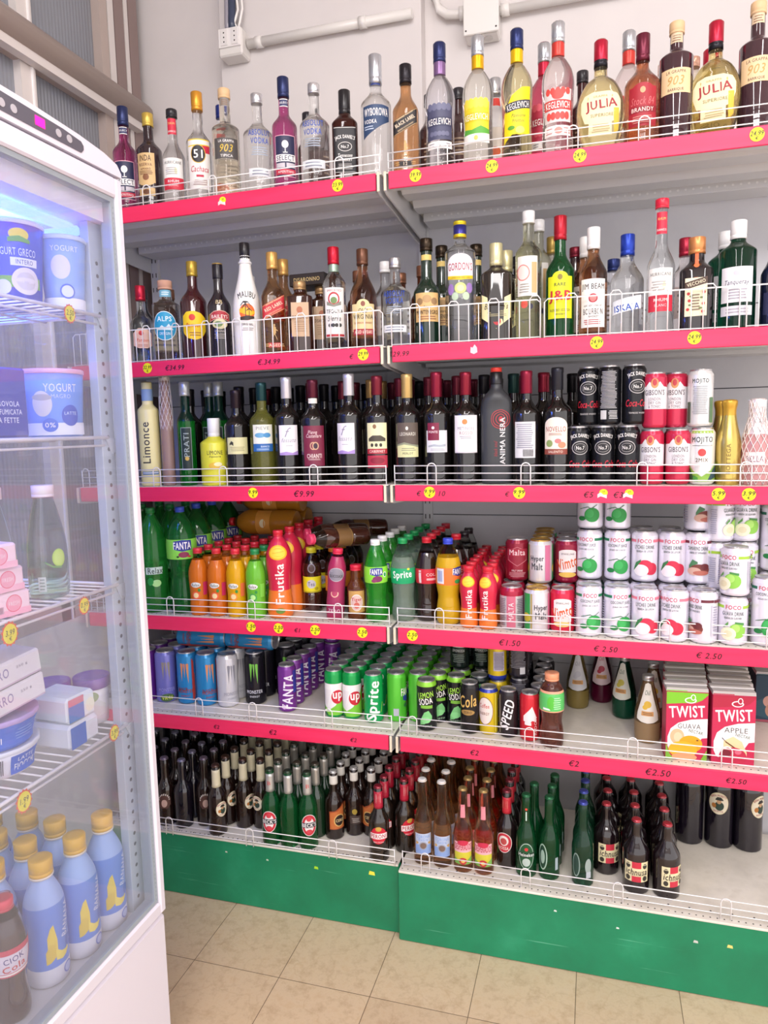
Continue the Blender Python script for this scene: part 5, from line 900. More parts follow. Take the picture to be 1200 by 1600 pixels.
for key, x, y, lab in (('blue_cap_bottle', -.535, .16, 'blue-capped bottle hidden behind the pale grappa bottle'),
    ('silver_cap_back', -.515, .17, 'pale-capped bottle half hidden behind the cachaca bottle'),
    ('dark_back_bottle', -.26, .15, 'dark bottle half hidden behind the tall magenta bottle'),
    ('dark_back_bottle', .09, .16, 'dark bottle behind the black label whisky bottle'),
    ('dark_back_bottle', .171, .15, 'dark-capped bottle behind the grey-violet vodka bottle'),
    ('silver_cap_back', .268, .15, 'clear silver-capped bottle behind the yellow citrus vodka'),
    ('dark_back_bottle', .345, .17, 'dark bottle behind the bright yellow vodka bottle'),
    ('keg_magenta', .393, .15, 'magenta vodka bottle with silver cap in the second row of the top shelf'),
    ('dark_back_bottle', .488, .16, 'dark bottle between the red-label vodka and the left flask, second row'),
    ('keg_red', .599, .16, 'clear vodka bottle with red neck sleeve behind the brandy bottle'),
    ('grappa_small', .682, .17, 'pink-capped bottle peeking out left of the small dark grappa bottle'),
    ('grappa_small', .750, .16, 'pink-capped bottle peeking out right of the small dark grappa bottle'),
    ('julia', .790, .19, 'round amber flask with red cap directly behind the right flask'),
    ('dark_back_bottle', .93, .15, 'dark bottle at the far right end, second row of the top shelf')):
    F(key, 0, x, lab, y)
# second shelf
for key, x, d, lab in (('pampero_white', -.777, 0, 'clear rum bottle with dark red cap, first on the second shelf'),
    ('alps_gin', -.692, -4, 'clear squat bottle with round blue label and cork stopper'),
    ('pampero', -.600, 0, 'dark rum bottle with gold cap and yellow oval label'),
    ('baileys', -.517, 0, 'black cream liqueur bottle with red banner label'),
    ('malibu', -.429, 0, 'white coconut rum bottle with black cap and palm tree picture'),
    ('walker_red', -.346, 0, 'amber whisky bottle with red slanted label and gold cap, front row'),
    ('disaronno', -.265, -4, 'dark square amaretto bottle with copper label and bronze cap, front row'),
    ('tequila', -.163, 0, 'clear tequila bottle with tall white label and red cap'),
    ('old_virginia', -.080, -2, 'amber bourbon bottle with cream label and red 6 years band'),
    ('absolut_small', .011, -6, 'small clear vodka bottle with white cap and blue lettering, second shelf'),
    ('montenegro', .097, 0, 'dark green amaro bottle with cream label, front one of three'),
    ('gordons', .187, 0, 'tall clear gin bottle with white arched label and yellow-blue cap'),
    ('ballantines', .280, 0, 'dark whisky bottle with pale pointed label and cream cap, front one'),
    ('grappa_tall', .362, -8, 'tall pale bottle with round pink label and white cap, front one'),
    ('jb', .440, 0, 'green whisky bottle with bright yellow label and red cap'),
    ('jim_beam', .520, 0, 'bourbon bottle with white label and white cap, front one'),
    ('iskaja', .600, 0, 'clear vodka bottle with blue cap and blue-white label'),
    ('rum_big', .677, 0, 'tall frosted rum bottle with red cap, white and red label'),
    ('flower_label', .757, 0, 'dark square bottle with small cherry pattern label and orange seal'),
    ('tanqueray', .846, 0, 'dark green gin bottle with white cap and white label, front one'),
    ('navy_bottle', .926, 0, 'dark navy bottle at the right end of the second shelf')):
    F(key, 1, x, lab, .062, d)
for key, x, y, lab in (('b_black', -.83, .15, 'dark bottle hidden behind the first rum bottle of the second shelf'),
    ('b_tan', -.74, .16, 'amber bottle behind the squat blue-label bottle'),
    ('b_white', -.47, .17, 'pale-capped bottle between the cream liqueur and the white rum bottle, behind'),
    ('walker_red', -.352, .15, 'amber whisky bottle with red slanted label and gold cap, second row'),
    ('disaronno', -.235, .15, 'dark square amaretto bottle with copper label, second row'),
    ('disaronno', -.300, .155, 'dark square amaretto bottle behind the red label whisky'),
    ('b_tan', -.205, .20, 'brown-capped bottle right of the dark gift box'),
    ('b_tan', -.125, .16, 'brown-capped bottle between the tequila and the bourbon, behind'),
    ('b_white', -.045, .16, 'white-capped bottle behind the cream-label bourbon bottle'),
    ('b_tan', -.02, .24, 'brown-capped bottle in the third row behind the bourbon'),
    ('b_tan', .06, .17, 'brown-capped bottle between the small vodka and the amaro, behind'),
    ('montenegro', .120, .15, 'dark green amaro bottle with cream label, second one behind the front amaro'),
    ('montenegro', .212, .17, 'dark green amaro bottle peeking out between the gin and the dark whisky'),
    ('ballantines', .296, .15, 'dark whisky bottle with pale cap behind the front pointed-label one'),
    ('b_black', .325, .18, 'dark-capped bottle left of the tall pale bottles'),
    ('grappa_tall', .380, .15, 'tall pale bottle with white cap, second one behind'),
    ('b_gold', .416, .16, 'gold-capped bottle behind the yellow-label whisky'),
    ('b_maroon', .474, .17, 'maroon-capped bottle right of the green whisky bottle, behind'),
    ('jim_beam', .500, .15, 'bourbon bottle with white cap, second one behind'),
    ('b_blue', .570, .16, 'blue-capped short bottle behind the blue-label vodka'),
    ('b_red', .741, .15, 'red-capped bottle behind the cherry pattern label bottle'),
    ('tanqueray', .835, .16, 'dark green gin bottle with white cap, second one behind')):
    F(key, 1, x, lab, y)
put('gift_box', 1, -.262, .158, 'dark gift box with gold lettering lying on top of the square amaretto bottles', rot=face(-.27, .16, -24), dz=.1965)
# wine shelf
for key, x, d, lab in (('limonce', -.770, -6, 'tall cream-yellow lemon liqueur bottle with vertical lettering, beside the fridge'),
    ('netted_bottle', -.708, 0, 'slim beige bottle in a white foam net'),
    ('green_liqueur', -.642, 0, 'tall green liqueur bottle with grey foil, left front one'),
    ('w_horse', -.475, 0, 'dark wine bottle with low cream label and small black emblem'),
    ('w_pieve', -.393, 0, 'pale green wine bottle with white and blue label'),
    ('w_fossato', -.315, 4, 'dark wine bottle with white capsule and lavender label, left one'),
    ('w_chianti', -.235, 0, 'dark wine bottle with large maroon label and maroon capsule'),
    ('w_fossato', -.127, -24, 'dark wine bottle with white capsule and lavender label turned left, right one'),
    ('w_cabernet', -.046, -4, 'dark wine bottle with cream label and red lower band'),
    ('w_leonardi', .039, 0, 'dark wine bottle with brown and cream label and gold capsule'),
    ('w_ponte', .120, 0, 'dark wine bottle with maroon square on a pale label'),
    ('w_rosso', .199, 0, 'dark wine bottle with big white label and red seal mark'),
    ('w_barcode', .357, -6, 'dark wine bottle showing its back label with a barcode'),
    ('w_novello', .435, -6, 'dark wine bottle with arched flower label and black capsule')):
    F(key, 2, x, lab, .056, d)
F('anima_nera', 2, .280, 'black flat liqueur flask with red spiral and vertical lettering', .056)
put('green_liqueur', 2, -.572, .13, 'tall green liqueur bottle with grey foil behind the small yellow bottle', rot=18)
put('green_liqueur', 2, -.615, .15, 'tall green liqueur bottle with grey foil, middle one in the second row', rot=10)
F('limone_small', 2, -.552, 'short bright yellow lemon liqueur bottle with white cap', .058)
wk = ['wb_black', 'wb_maroon', 'wb_black', 'wb_tan', 'wb_maroon', 'wb_black', 'wb_green', 'wb_maroon', 'wb_red', 'wb_black']
cols = [-.68, -.51, -.435, -.352, -.275, -.175, -.09, -.005, .08, .16, .235, .315, .395, .47]
cn = ['leftmost', 'second', 'third', 'fourth', 'fifth', 'sixth', 'seventh', 'eighth', 'ninth', 'tenth', 'eleventh', 'twelfth', 'thirteenth', 'rightmost']
pick = [['wb_black', 'wb_black', 'wb_black'], ['wb_black', 'wb_black', 'wb_maroon'], ['wb_green', 'wb_black', 'wb_black'], ['wb_grey', 'wb_black', 'wb_maroon'], ['wb_maroon', 'wb_black', 'wb_black'], ['wb_maroon', 'wb_maroon', 'wb_black'], ['wb_tan', 'wb_tan', 'wb_maroon'], ['wb_maroon', 'wb_maroon', 'wb_black'], ['wb_maroon', 'wb_maroon', 'wb_maroon'], ['wb_maroon', 'wb_black', 'wb_maroon'], ['wb_black', 'wb_red', 'wb_black'], ['wb_green', 'wb_maroon', 'wb_black'], ['wb_red', 'wb_black', 'wb_black'], ['wb_black', 'wb_black', 'wb_black']]
cw = {'wb_black': 'black', 'wb_maroon': 'maroon', 'wb_tan': 'tan', 'wb_green': 'dark green', 'wb_red': 'red', 'wb_grey': 'grey'}
for i, cx in enumerate(cols):
    for j in range(3):
        if cx > .45 and j == 0: continue
        put(pick[i][j], 2, cx+.008*j*(1 if cx < .3 else -.3), .145+.085*j, f'dark wine bottle with {cw[pick[i][j]]} capsule, {ORD[j+1]} row, {cn[i]} file behind', rot=random.uniform(-180, 180))
for i, (x, k, lab) in enumerate(((.488, 'jd_cola', 'left'), (.548, 'jd_cola', 'middle'), (.607, 'jd_cola', 'right'))):
    F(k, 2, x, f'black whiskey cola can, bottom {lab} one of the stack', .05, d=(10, 0, -4)[i])
F('jd_cola', 2, .512, 'black whiskey cola can on top of the stack, left and set back', .075, d=-4, dz=.148)
F('jd_cola_back', 2, .562, 'black whiskey cola can on top of the stack showing fine print', .055, dz=.148)
F('jd_cola', 2, .620, 'black whiskey cola can on top of the stack, right one', .052, d=18, dz=.148)
F('gibsons', 2, .664, 'red and silver gin tonic can, bottom left one', .05, d=-8)
F('gibsons', 2, .724, 'red and silver gin tonic can, bottom right one', .05, d=2)
F('gibsons', 2, .668, 'red and silver gin tonic can stacked on the left one', .052, dz=.138)
F('gibsons', 2, .720, 'red and silver gin tonic can stacked on the right one, set back', .085, dz=.138, d=-6)
F('gibsons', 2, .725, 'red and silver gin tonic can in the second row at the bottom', .112)
F('gibsons', 2, .667, 'red and silver gin tonic can, bottom of the second row, left', .112)
F('mojito', 2, .779, 'white and green mojito can with red dot, bottom one', .05)
F('mojito_back', 2, .772, 'white mojito can stacked on top showing its ingredient text', .054, dz=.139)
F('gold_sparkling', 2, .837, 'small gold foil sparkling wine bottle', .05, d=-2)
F('gold_sparkling', 2, .830, 'small gold foil sparkling wine bottle hidden behind the front one', .115)
F('net_spumante', 2, .898, 'small pink sparkling wine bottle in a white foam net', .05, d=-4)
F('yellow_carafe', 2, .952, 'small yellow bottle at the right end of the wine shelf', .06)
F('jd_cola', 2, .50, 'black whiskey cola can, bottom of the second row, left', .115); F('jd_cola', 2, .56, 'black whiskey cola can, bottom of the second row, right', .115)

# soft drink shelf (level 3)
row('big_green', 3, -.785, .06, .1, 4, 'large green juice bottle', 'beside the fridge', rot=30)
row('big_green', 3, -.885, .06, .1, 3, 'large green juice bottle', 'of the file behind the fridge glass', rot=30)
row('fanta_large', 3, -.688, .066, .1, 4, 'large green soda bottle with blue cap', 'of its file', rot=34)
for key, x, c in (('relax_orange', -.618, 'first orange'), ('relax_orange', -.555, 'second orange'), ('relax_yellow', -.492, 'yellow'), ('relax_green', -.428, 'green')):
    nm_ = {'relax_orange': 'small orange juice bottle with red cap', 'relax_yellow': 'small yellow juice bottle with red cap', 'relax_green': 'small green juice bottle'}[key]
    for k in range(5):
        kk = key if not (key == 'relax_green' and k > 0) else ('relax_orange' if k > 1 else 'relax_green')
        nn = 'small orange juice bottle with red cap' if kk == 'relax_orange' else nm_
        y_ = .042+.064*k
        put(kk, 3, x, y_, f'{nn}, {"front one" if k == 0 else ORD[k]+" back"} of the {c} juice file', rot=face(x, y_, -10)+(random.uniform(-30, 30) if k else 0))
row('frutika_large', 3, -.358, .058, .079, 5, 'tall red juice bottle with orange slice', 'of the tall red file', rot=24)
row('tea_yellow', 3, -.286, .135, .064, 5, 'dark iced tea bottle with yellow cap', 'of the yellow-capped file', rot=20)
row('tea_orange', 3, -.224, .16, .066, 4, 'dark iced tea bottle with orange cap', 'of the orange-capped file', rot=10)
put('pink_zero', 3, -.190, .062, 'pink energy drink bottle with red cap leaning to the right', euler=(0, .07, 10*D2R))
F('tiger_tonic', 3, -.124, 'small amber tonic bottle with red cap and oval label', .066)
row('fanta_green', 3, -.061, .062, .072, 5, 'bright green soda bottle with white cap', 'of the white-capped file', rot=18)
row('sprite_bottle', 3, .008, .085, .074, 5, 'clear soda bottle with green label and cap', 'of the green-capped file', rot=14)
row('coke_bottle', 3, .076, .098, .072, 5, 'dark cola bottle with red label and cap', 'of the red-capped file', rot=20)
F('fanta_orange', 3, .143, 'orange soda bottle with blue cap and orange label', .074, d=-4)
put('coke_bottle', 3, .148, .17, 'dark cola bottle with red cap right behind the orange soda bottle', rot=40)
put('cola_dark', 3, .158, .25, 'dark cola bottle with black cap, nearer of the two', rot=0)
put('cola_dark', 3, .158, .325, 'dark cola bottle with black cap, farther of the two', rot=0)
row('frutika_small', 3, .205, .051, .056, 7, 'small red juice bottle', 'of the left small red file', rot=8)
row('frutika_small', 3, .259, .046, .056, 7, 'small red juice bottle', 'of the right small red file', rot=-14)
row('malt_lower', 3, .318, .063, .067, 4, 'red and silver malt drink can', 'of the bottom layer', rot=10)
F('malt_upper', 3, .326, 'dark red malt drink can stacked on the second can of its file', .13, dz=.1185)
row('hyper_malt', 3, .384, .050, .068, 5, 'white, green and gold malt drink can', 'of the bottom layer', rot=18)
row('hyper_malt', 3, .388, .115, .068, 4, 'white, green and gold malt drink can', 'of the upper layer', dz=.1185, rot=-20)
row('vimto_can', 3, .451, .063, .068, 4, 'pink-red fruit soda can', 'of the bottom layer', rot=2)
row('vimto_dark', 3, .456, .13, .068, 3, 'dark red fruit soda can', 'of the upper layer', dz=.1185, rot=6)
for key, x, nm_, d in (('coconut_can', .519, 'left coconut juice file', 14), ('coconut_can', .588, 'right coconut juice file', 24), ('lychee_can', .655, 'left lychee drink file', 12), ('lychee_can', .722, 'right lychee drink file', -12), ('tamarind_can', .789, 'tamarind drink file', -40)):
    yy = .046 if 'coconut' in key else .04
    row(key, 3, x, yy, .069, 3, 'white fruit drink can', f'at the bottom of the {nm_}', rot=face(x, yy, d-8))
    row(key, 3, x-.002, yy+.073, .069, 2, 'white fruit drink can', f'in the second layer of the {nm_}', rot=face(x, yy, (-16 if x < .55 else 0)), dz=.1335)
for key, x, y, lab in (('coconut_can', .519, .13, 'white coconut juice can, top of the three-high stack, left one'), ('coconut_can', .588, .13, 'white coconut juice can, top of the three-high stack, right one'), ('tamarind_can', .785, .13, 'white tamarind drink can on top of the tamarind stack')):
    F(key, 3, x, lab, y, dz=.267, d=-10 if x < .6 else 25)
F('guava_can', 3, .858, 'white guava drink can at the bottom of the guava stack, front', .042, d=2)
F('guava_can', 3, .860, 'white guava drink can on the front guava can', .043, d=-26, dz=.1215)
for j, dz in enumerate((0, .1215, .243)):
    F('guava_can', 3, .832, f'white guava drink can in the file behind, {("bottom", "middle", "top")[j]} one turned sideways', .112, d=60 if j < 2 else 60, dz=dz)
    F('guava_can', 3, .893, f'white guava drink can in the file behind, {("bottom", "middle", "top")[j]} one facing front', .128, d=10, dz=dz)
F('coconut_tall', 3, .933, 'tall coconut juice can in front at the right edge', .049)
F('coconut_tall', 3, .964, 'tall coconut juice can in the second row at the bottom left', .125, d=5); F('coconut_tall', 3, .964, 'tall coconut juice can in the second row, upper left', .127, d=-2, dz=.170)
F('coconut_tall', 3, .9725, 'tall coconut juice can in the third row at the bottom', .200); F('coconut_tall', 3, .9725, 'tall coconut juice can in the third row, upper one', .200, dz=.170)
for i, (x, y, z, a, lab) in enumerate(((-.402, .30, .2465, 90, 'large orange juice bottle lying on its side behind the tall red bottles, lower one'), (-.400, .352, .314, 90, 'large orange juice bottle lying on its side, topmost by the back panel'), (-.402, .402, .2465, 90, 'large orange juice bottle lying on its side by the back panel, rear lower one'))):
    put('lying_orange', 3, x, y, lab, z=zs(3, x)+z, euler=(0, -PI/2, math.radians(a-90)))
for i, (x, y, z, a, lab) in enumerate(((-.150, .24, .227, 100, 'dark iced tea bottle with pink cap lying on the tea bottles, rear one'), (-.125, .165, .227, 112, 'dark iced tea bottle lying behind the amber tonic bottle'), (-.115, .34, .227, 95, 'dark iced tea bottle lying deepest by the back panel'))):
    put('tea_pink', 3, x, y, lab, z=zs(3, x)+z, euler=(PI/2*.97, 0, math.radians(-90+a-60)))

# can shelf (level 4)
row('mon_purple', 4, -.865, .11, .069, 4, 'purple energy drink can', 'beside the fridge')
row('mon_violet', 4, -.795, .108, .069, 4, 'violet-blue energy drink can', 'of its file', rot=34)
row('mon_blue', 4, -.722, .112, .069, 4, 'bright blue energy drink can', 'of the left blue file', rot=16)
row('mon_blue', 4, -.650, .110, .069, 4, 'bright blue energy drink can', 'of the right blue file', rot=50)
row('mon_white', 4, -.579, .113, .069, 4, 'white energy drink can', 'of its file', rot=52)
row('mon_black', 4, -.500, .150, .069, 4, 'black energy drink can with green claw mark', 'of the left black file', rot=20)
row('mon_black', 4, -.430, .235, .069, 3, 'black energy drink can with green claw mark', 'of the right black file', rot=30)
row('fanta_purple', 4, -.374, .113, .062, 5, 'purple grape soda can', 'of its file', rot=30)
F('fanta_purple', 4, -.315, 'purple grape soda can at the back, lower one of a pair', .36); F('fanta_purple', 4, -.315, 'purple grape soda can at the back, stacked on the lower one', .36, dz=.1475)
for x, y, a, c in ((-.77, .16, 94, 'left'), (-.60, .17, 90, 'right')):
    put('mon_blue', 4, x, y, f'bright blue energy drink can lying on top of the standing cans, {c} one', z=zs(4, x)+.168+.0345, euler=(0, PI/2, math.radians(a-90)))
for key, x, y, n, desc, wh, r in (('seven_up', -.217, .102, 6, 'green and white lemon soda can', 'of the left lemon soda file', 26), ('seven_up', -.156, .102, 6, 'green and white lemon soda can', 'of the right lemon soda file', 24),
    ('sprite_can', -.090, .089, 6, 'green lemon-lime soda can with vertical lettering', 'of its file', 20), ('fanta_green_can', -.024, .112, 6, 'light green fruit soda can', 'of the left fruit soda file', 10), ('fanta_green_can', .036, .124, 5, 'light green fruit soda can', 'of the right fruit soda file', 60),
    ('lemon_soda', .075, .070, 1, 'black can with lime green rim', 'of the forward lemon drink file', 6), ('lemon_soda', .098, .132, 5, 'black can with lime green rim', 'of the left lemon drink file', 18), ('lemon_soda', .155, .125, 5, 'black can with lime green rim', 'of the right lemon drink file', 4),
    ('cola_can', .200, .078, 1, 'black cola can with gold script', 'of its file', -4), ('lemon_dark', .216, .142, 4, 'dark lemon drink can', 'behind the gold script cola can', 0),
    ('coffee_can', .253, .085, 1, 'yellow and blue energy drink can', 'of the bottom layer', 10), ('coffee_back', .272, .150, 3, 'yellow and blue energy drink can', 'of the rear bottom layer', 0),
    ('speed_can', .308, .079, 1, 'black energy drink can with white vertical lettering', 'of its file', -2), ('speed_back', .330, .145, 4, 'black energy drink can with fine print', 'of the bottom layer', 0),
    ('red_can', .365, .070, 1, 'red energy drink can with white bird shape', 'of its file', 6), ('speed_can', .388, .128, 5, 'black energy drink can with white lettering', 'behind the red can', 100)):
    row(key, 4, x, y, .058, n, desc, wh, rot=r)
row('lemon_dark', 4, .152, .190, .06, 3, 'dark lemon drink can', 'of the upper layer', dz=.1475)
row('lemon_dark', 4, .214, .210, .06, 3, 'dark lemon drink can', 'of the right upper layer', dz=.1475)
put('coffee_back', 4, .268, .146, 'yellow and blue energy drink can stacked upside above the yellow-blue front can', dz=.1355)
row('speed_back', 4, .330, .148, .06, 4, 'black energy drink can with fine print', 'of the upper layer', dz=.1475)
F('peach_tea', 4, .425, 'clear sports drink bottle with peach cap and green label', .052)
F('gj_olive', 4, .486, 'glass juice bottle with olive liquid and plain white label', .34); F('gj_maroon', 4, .556, 'glass juice bottle with maroon liquid', .405)
F('gj_green', 4, .619, 'glass juice bottle with dark green liquid', .293, d=-20); F('gj_tan', 4, .673, 'glass juice bottle with tan liquid, nearest one', .138); F('gj_tan', 4, .694, 'glass juice bottle with tan liquid behind the nearest one', .245, d=10)
for key, x, nm_ in (('twist_guava', .757, 'guava'), ('twist_apple', .865, 'apple')):
    for k in range(6):
        put(key, 4, x+.006*k, .062+.066*k, f'{nm_} nectar carton, {"front one" if k == 0 else ORD[k]+" back"}', rot=4 if k == 0 else random.uniform(1, 5))
put('teal_carton', 4, 1.055, .40, 'large dark teal fruit juice carton with cut fruit picture, far right', rot=0)

# beer shelf (level 5)
for i, x in enumerate((-.955, -.875, -.800, -.737, -.672)):
    row('mor_fan' if i in (2, 4) else 'mor_plain', 5, x, .072 if i < 4 else .10, .063, 6, 'dark beer bottle without neck foil', f'of the {("leftmost", "second", "third", "fourth", "fifth")[i]} dark file', rot=10+i*5)
for i, (x, y) in enumerate(((-.606, .059), (-.543, .118), (-.484, .128))):
    row('mor_foil', 5, x, y, .063, 6 if i == 0 else 5, 'brown beer bottle with cream neck foil', f'of the {("left", "middle", "right")[i]} cream-foil file', rot=(60, 70, -10)[i])
row('becks', 5, -.416, .050, .063, 1, 'green beer bottle with silver foil and oval label', 'of the left silver-foil file', rot=10); row('becks_dark', 5, -.414, .113, .063, 5, 'green beer bottle with silver neck foil', 'of the left silver-foil file', start=1)
row('becks_plain', 5, -.355, .051, .063, 1, 'green beer bottle with silver neck foil', 'of the middle silver-foil file'); row('becks_dark', 5, -.352, .114, .063, 5, 'green beer bottle with silver neck foil', 'of the middle silver-foil file', start=1)
row('becks', 5, -.295, .057, .063, 1, 'green beer bottle with silver foil and oval label', 'of the right silver-foil file', rot=28); row('becks_dark', 5, -.292, .12, .063, 5, 'green beer bottle with silver neck foil', 'of the right silver-foil file', start=1)
for i, (x, y, k_) in enumerate(((-.236, .125, 'ceres'), (-.181, .160, 'ceres_dark'), (-.124, .168, 'ceres'))):
    row(k_, 5, x, y, .061, 5, 'dark beer bottle with white cap and neck', f'of the {("left", "middle", "right")[i]} white-banded file', rot=(40, 30, -20)[i])
row('peroni', 5, -.067, .048, .063, 6, 'brown beer bottle with red neck foil', 'of the left red-foil file', rot=14)
row('peroni', 5, -.003, .106, .063, 5, 'brown beer bottle with red neck foil', 'of the right red-foil file', rot=46)
row('cor_blue', 5, .060, .063, .063, 6, 'amber clear-glass beer bottle with white cap', 'of the left blue-label file', rot=14)
row('cor_blue', 5, .119, .063, .063, 6, 'amber clear-glass beer bottle with white cap', 'of the right blue-label file', rot=10)
row('desperado', 5, .182, .057, .063, 6, 'amber beer bottle with gold cap and pink-yellow label', 'of the left gold-capped file', rot=8)
row('desperado', 5, .241, .060, .063, 6, 'amber beer bottle with gold cap and pink-yellow label', 'of the right gold-capped file', rot=4)
row('mor_red', 5, .301, .105, .063, 5, 'dark beer bottle with bright red neck foil', 'of the dark red-foil file', rot=-20)
put('heineken', 5, .355, .081, 'green beer bottle with dark oval label and white lettering, front one', rot=6); put('heineken_side', 5, .372, .15, 'green beer bottle directly behind the oval-label one', rot=0)
for k in range(3): put('heineken_side', 5, .418+.004*k, .084+.066*k, f'green beer bottle turned sideways, {("front one", "second", "third")[k]} of its file', rot=6)
row('blue_cap', 5, .510, .079, .063, 4, 'green beer bottle with blue cap', 'of the blue-capped file', rot=0)
for (x, y, n, r, wh) in ((.574, .155, 4, 18, 'left'), (.645, .088, 5, 0, 'middle'), (.722, .086, 5, 30, 'right')):
    row('ichnusa', 5, x, y, .076, n, 'brown beer bottle with red cap and cream label', f'of the {wh} stubby file', rot=r)
for x, y, r, lab in ((.814, .375, 120, 'big dark beer bottle at the back, left of the one with the round label'), (.897, .375, -12, 'big dark beer bottle at the back with round cream label'), (.975, .375, 40, 'big dark beer bottle at the back, label edge showing, far right')):
    put('mor_big', 5, x, y, lab, rot=r)

# ================================================================== FRIDGE
def flatx(x): return lambda u, v, off: (x+off/1000*.6, u/1000, v/1000)
def f_glass(haze, tint):
    m = bpy.data.materials.new('fridge_glass'); m.use_nodes = True; nt = m.node_tree; N = nt.nodes; Lk = nt.links
    N.remove(N['Principled BSDF']); out = N['Material Output']
    tr = N.new('ShaderNodeBsdfTransparent'); tr.inputs[0].default_value = (*lin(tint), 1)
    gl = N.new('ShaderNodeBsdfGlossy'); gl.inputs['Roughness'].default_value = .02
    df = N.new('ShaderNodeBsdfDiffuse'); df.inputs[0].default_value = (.9, .88, .95, 1)
    lw = N.new('ShaderNodeLayerWeight'); lw.inputs['Blend'].default_value = .5
    pw = N.new('ShaderNodeMath'); pw.operation = 'POWER'; pw.inputs[1].default_value = 4.5; Lk.new(lw.outputs['Facing'], pw.inputs[0])
    fr = N.new('ShaderNodeMath'); fr.operation = 'MULTIPLY_ADD'; fr.inputs[1].default_value = .8; fr.inputs[2].default_value = .035; Lk.new(pw.outputs[0], fr.inputs[0])
    a = N.new('ShaderNodeMixShader'); b = N.new('ShaderNodeMixShader'); b.inputs[0].default_value = haze
    Lk.new(fr.outputs[0], a.inputs[0]); Lk.new(tr.outputs[0], a.inputs[1]); Lk.new(gl.outputs[0], a.inputs[2])
    Lk.new(a.outputs[0], b.inputs[1]); Lk.new(df.outputs[0], b.inputs[2]); Lk.new(b.outputs[0], out.inputs[0]); return m
g_door = f_glass(.07, 'f8f9fd'); g_side = f_glass(.02, 'f4f8f9')
m_w = M('dfdbe7', 'paint'); m_gr = M('b8c2cc', 'paint'); m_gasket = M('9aa4ae', 'plastic')
FX, FY = -.38, -.558
fr_ = root('display_fridge', 'tall white glass display fridge full of dairy and drinks on the left', 'fridge', (-.70, -.95, 0))
def fpart(n, mb, par=None, label=None):
    if par is None: mb.v = [(x+.70, y+.95, z) for x, y, z in mb.v]
    else: mb.v = [(x+.70, y+.95, z) for x, y, z in mb.v]
    return part(n, mb, par or fr_, label=label)
mb = MB(); mb.box(-.97, FX-.004, -1.345, FY, .03, .405, m_w, .006); mb.box(-.95, -.41, -1.32, FY-.02, .0005, .03, M('3a3a40', 'plastic')); mb.box(-.955, -.40, -1.33, FY-.012, .405, .432, M('c8ccd2', 'paint')); base_ = fpart('base_cabinet', mb)
# header: rounded toward the far end, drawn as a prism along X
prof = [(FY, 1.974), (FY, 1.982), (FY-.012, 1.996), (FY-.05, 2.006), (FY-.12, 2.014), (FY-.25, 2.022), (-.95, 2.026), (-1.22, 2.018), (-1.33, 2.0), (-1.345, 1.974)]
mb = MB(); mb.prism(prof, 'x', -.97, FX, m_w); mb.box(-.96, FX-.025, -1.33, FY-.012, 1.885, 1.973, m_w); hd = fpart('header', mb)
hd_s = [(-.985, .0), ]
mb = MB(); pts = [(-.675, 1.983), (-.668, 1.99), (-.668, 1.997), (-.674, 2.003), (-.72, 2.008), (-.90, 2.015), (-.92, 2.010), (-.92, 1.99), (-.90, 1.984), (-.72, 1.983)]
mb.prism(pts, 'x', FX-.001, FX+.0012, M('5c5a66', 'plastic')); pn = fpart('control_panel', mb, hd, 'dark grey control strip')
mb = MB(); mb.box(FX+.0013, FX+.002, -.788, -.766, 1.990, 2.005, M('e0106c', 'emit')); fpart('red_display', mb, hd, 'glowing red temperature display')
for y in (-.733, -.706, -.835, -.86): mb = MB(); mb.tube([(FX+.0012, y, 1.996), (FX+.0022, y, 1.996)], .0068, M('b8b4bc', 'plastic'), 12); fpart('button', mb, hd)
# door frame
mb = MB()
y0 = -1.34
mb.box(FX-.022, FX, FY-.020, FY, .412, 1.970, m_w, .004)
mb.box(FX-.022, FX, y0, y0+.03, .412, 1.970, m_w, .004)
mb.box(FX-.022, FX, y0+.03, FY-.019, 1.932, 1.970, m_w, .004); mb.box(FX-.022, FX, y0+.03, FY-.019, .412, .442, m_w, .004)
door = fpart('door', mb)
mb = MB()
mb.box(FX-.030, FX-.006, FY-.032, FY-.0205, .444, 1.931, m_gasket); mb.box(FX-.030, FX-.006, y0+.03, FY-.032, 1.922, 1.9315, m_gasket); mb.box(FX-.030, FX-.006, y0+.03, FY-.032, .4425, .452, m_gasket)
for k in range(150): mb.box(FX-.029, FX-.0055, FY-.0268, FY-.0255, .45+k*.0098, .4535+k*.0098, M('8a949c', 'plastic'))
fpart('door_gasket', mb, door)
mb = MB(); mb.box(FX-.012, FX-.008, y0+.03, FY-.021, .443, 1.932, g_door); fpart('door_glass', mb, door)
mb = MB(); mb.box(-.95, FX-.03, FY-.008, FY-.004, .425, 1.90, g_side); fpart('side_glass', mb)
mb = MB(); mb.box(-.965, -.961, -1.33, FY-.01, .425, 1.90, g_side); fpart('rear_glass', mb)
mb = MB(); mb.box(-.95, FX-.03, -1.336, -1.332, .425, 1.90, g_side); fpart('side_glass', mb)
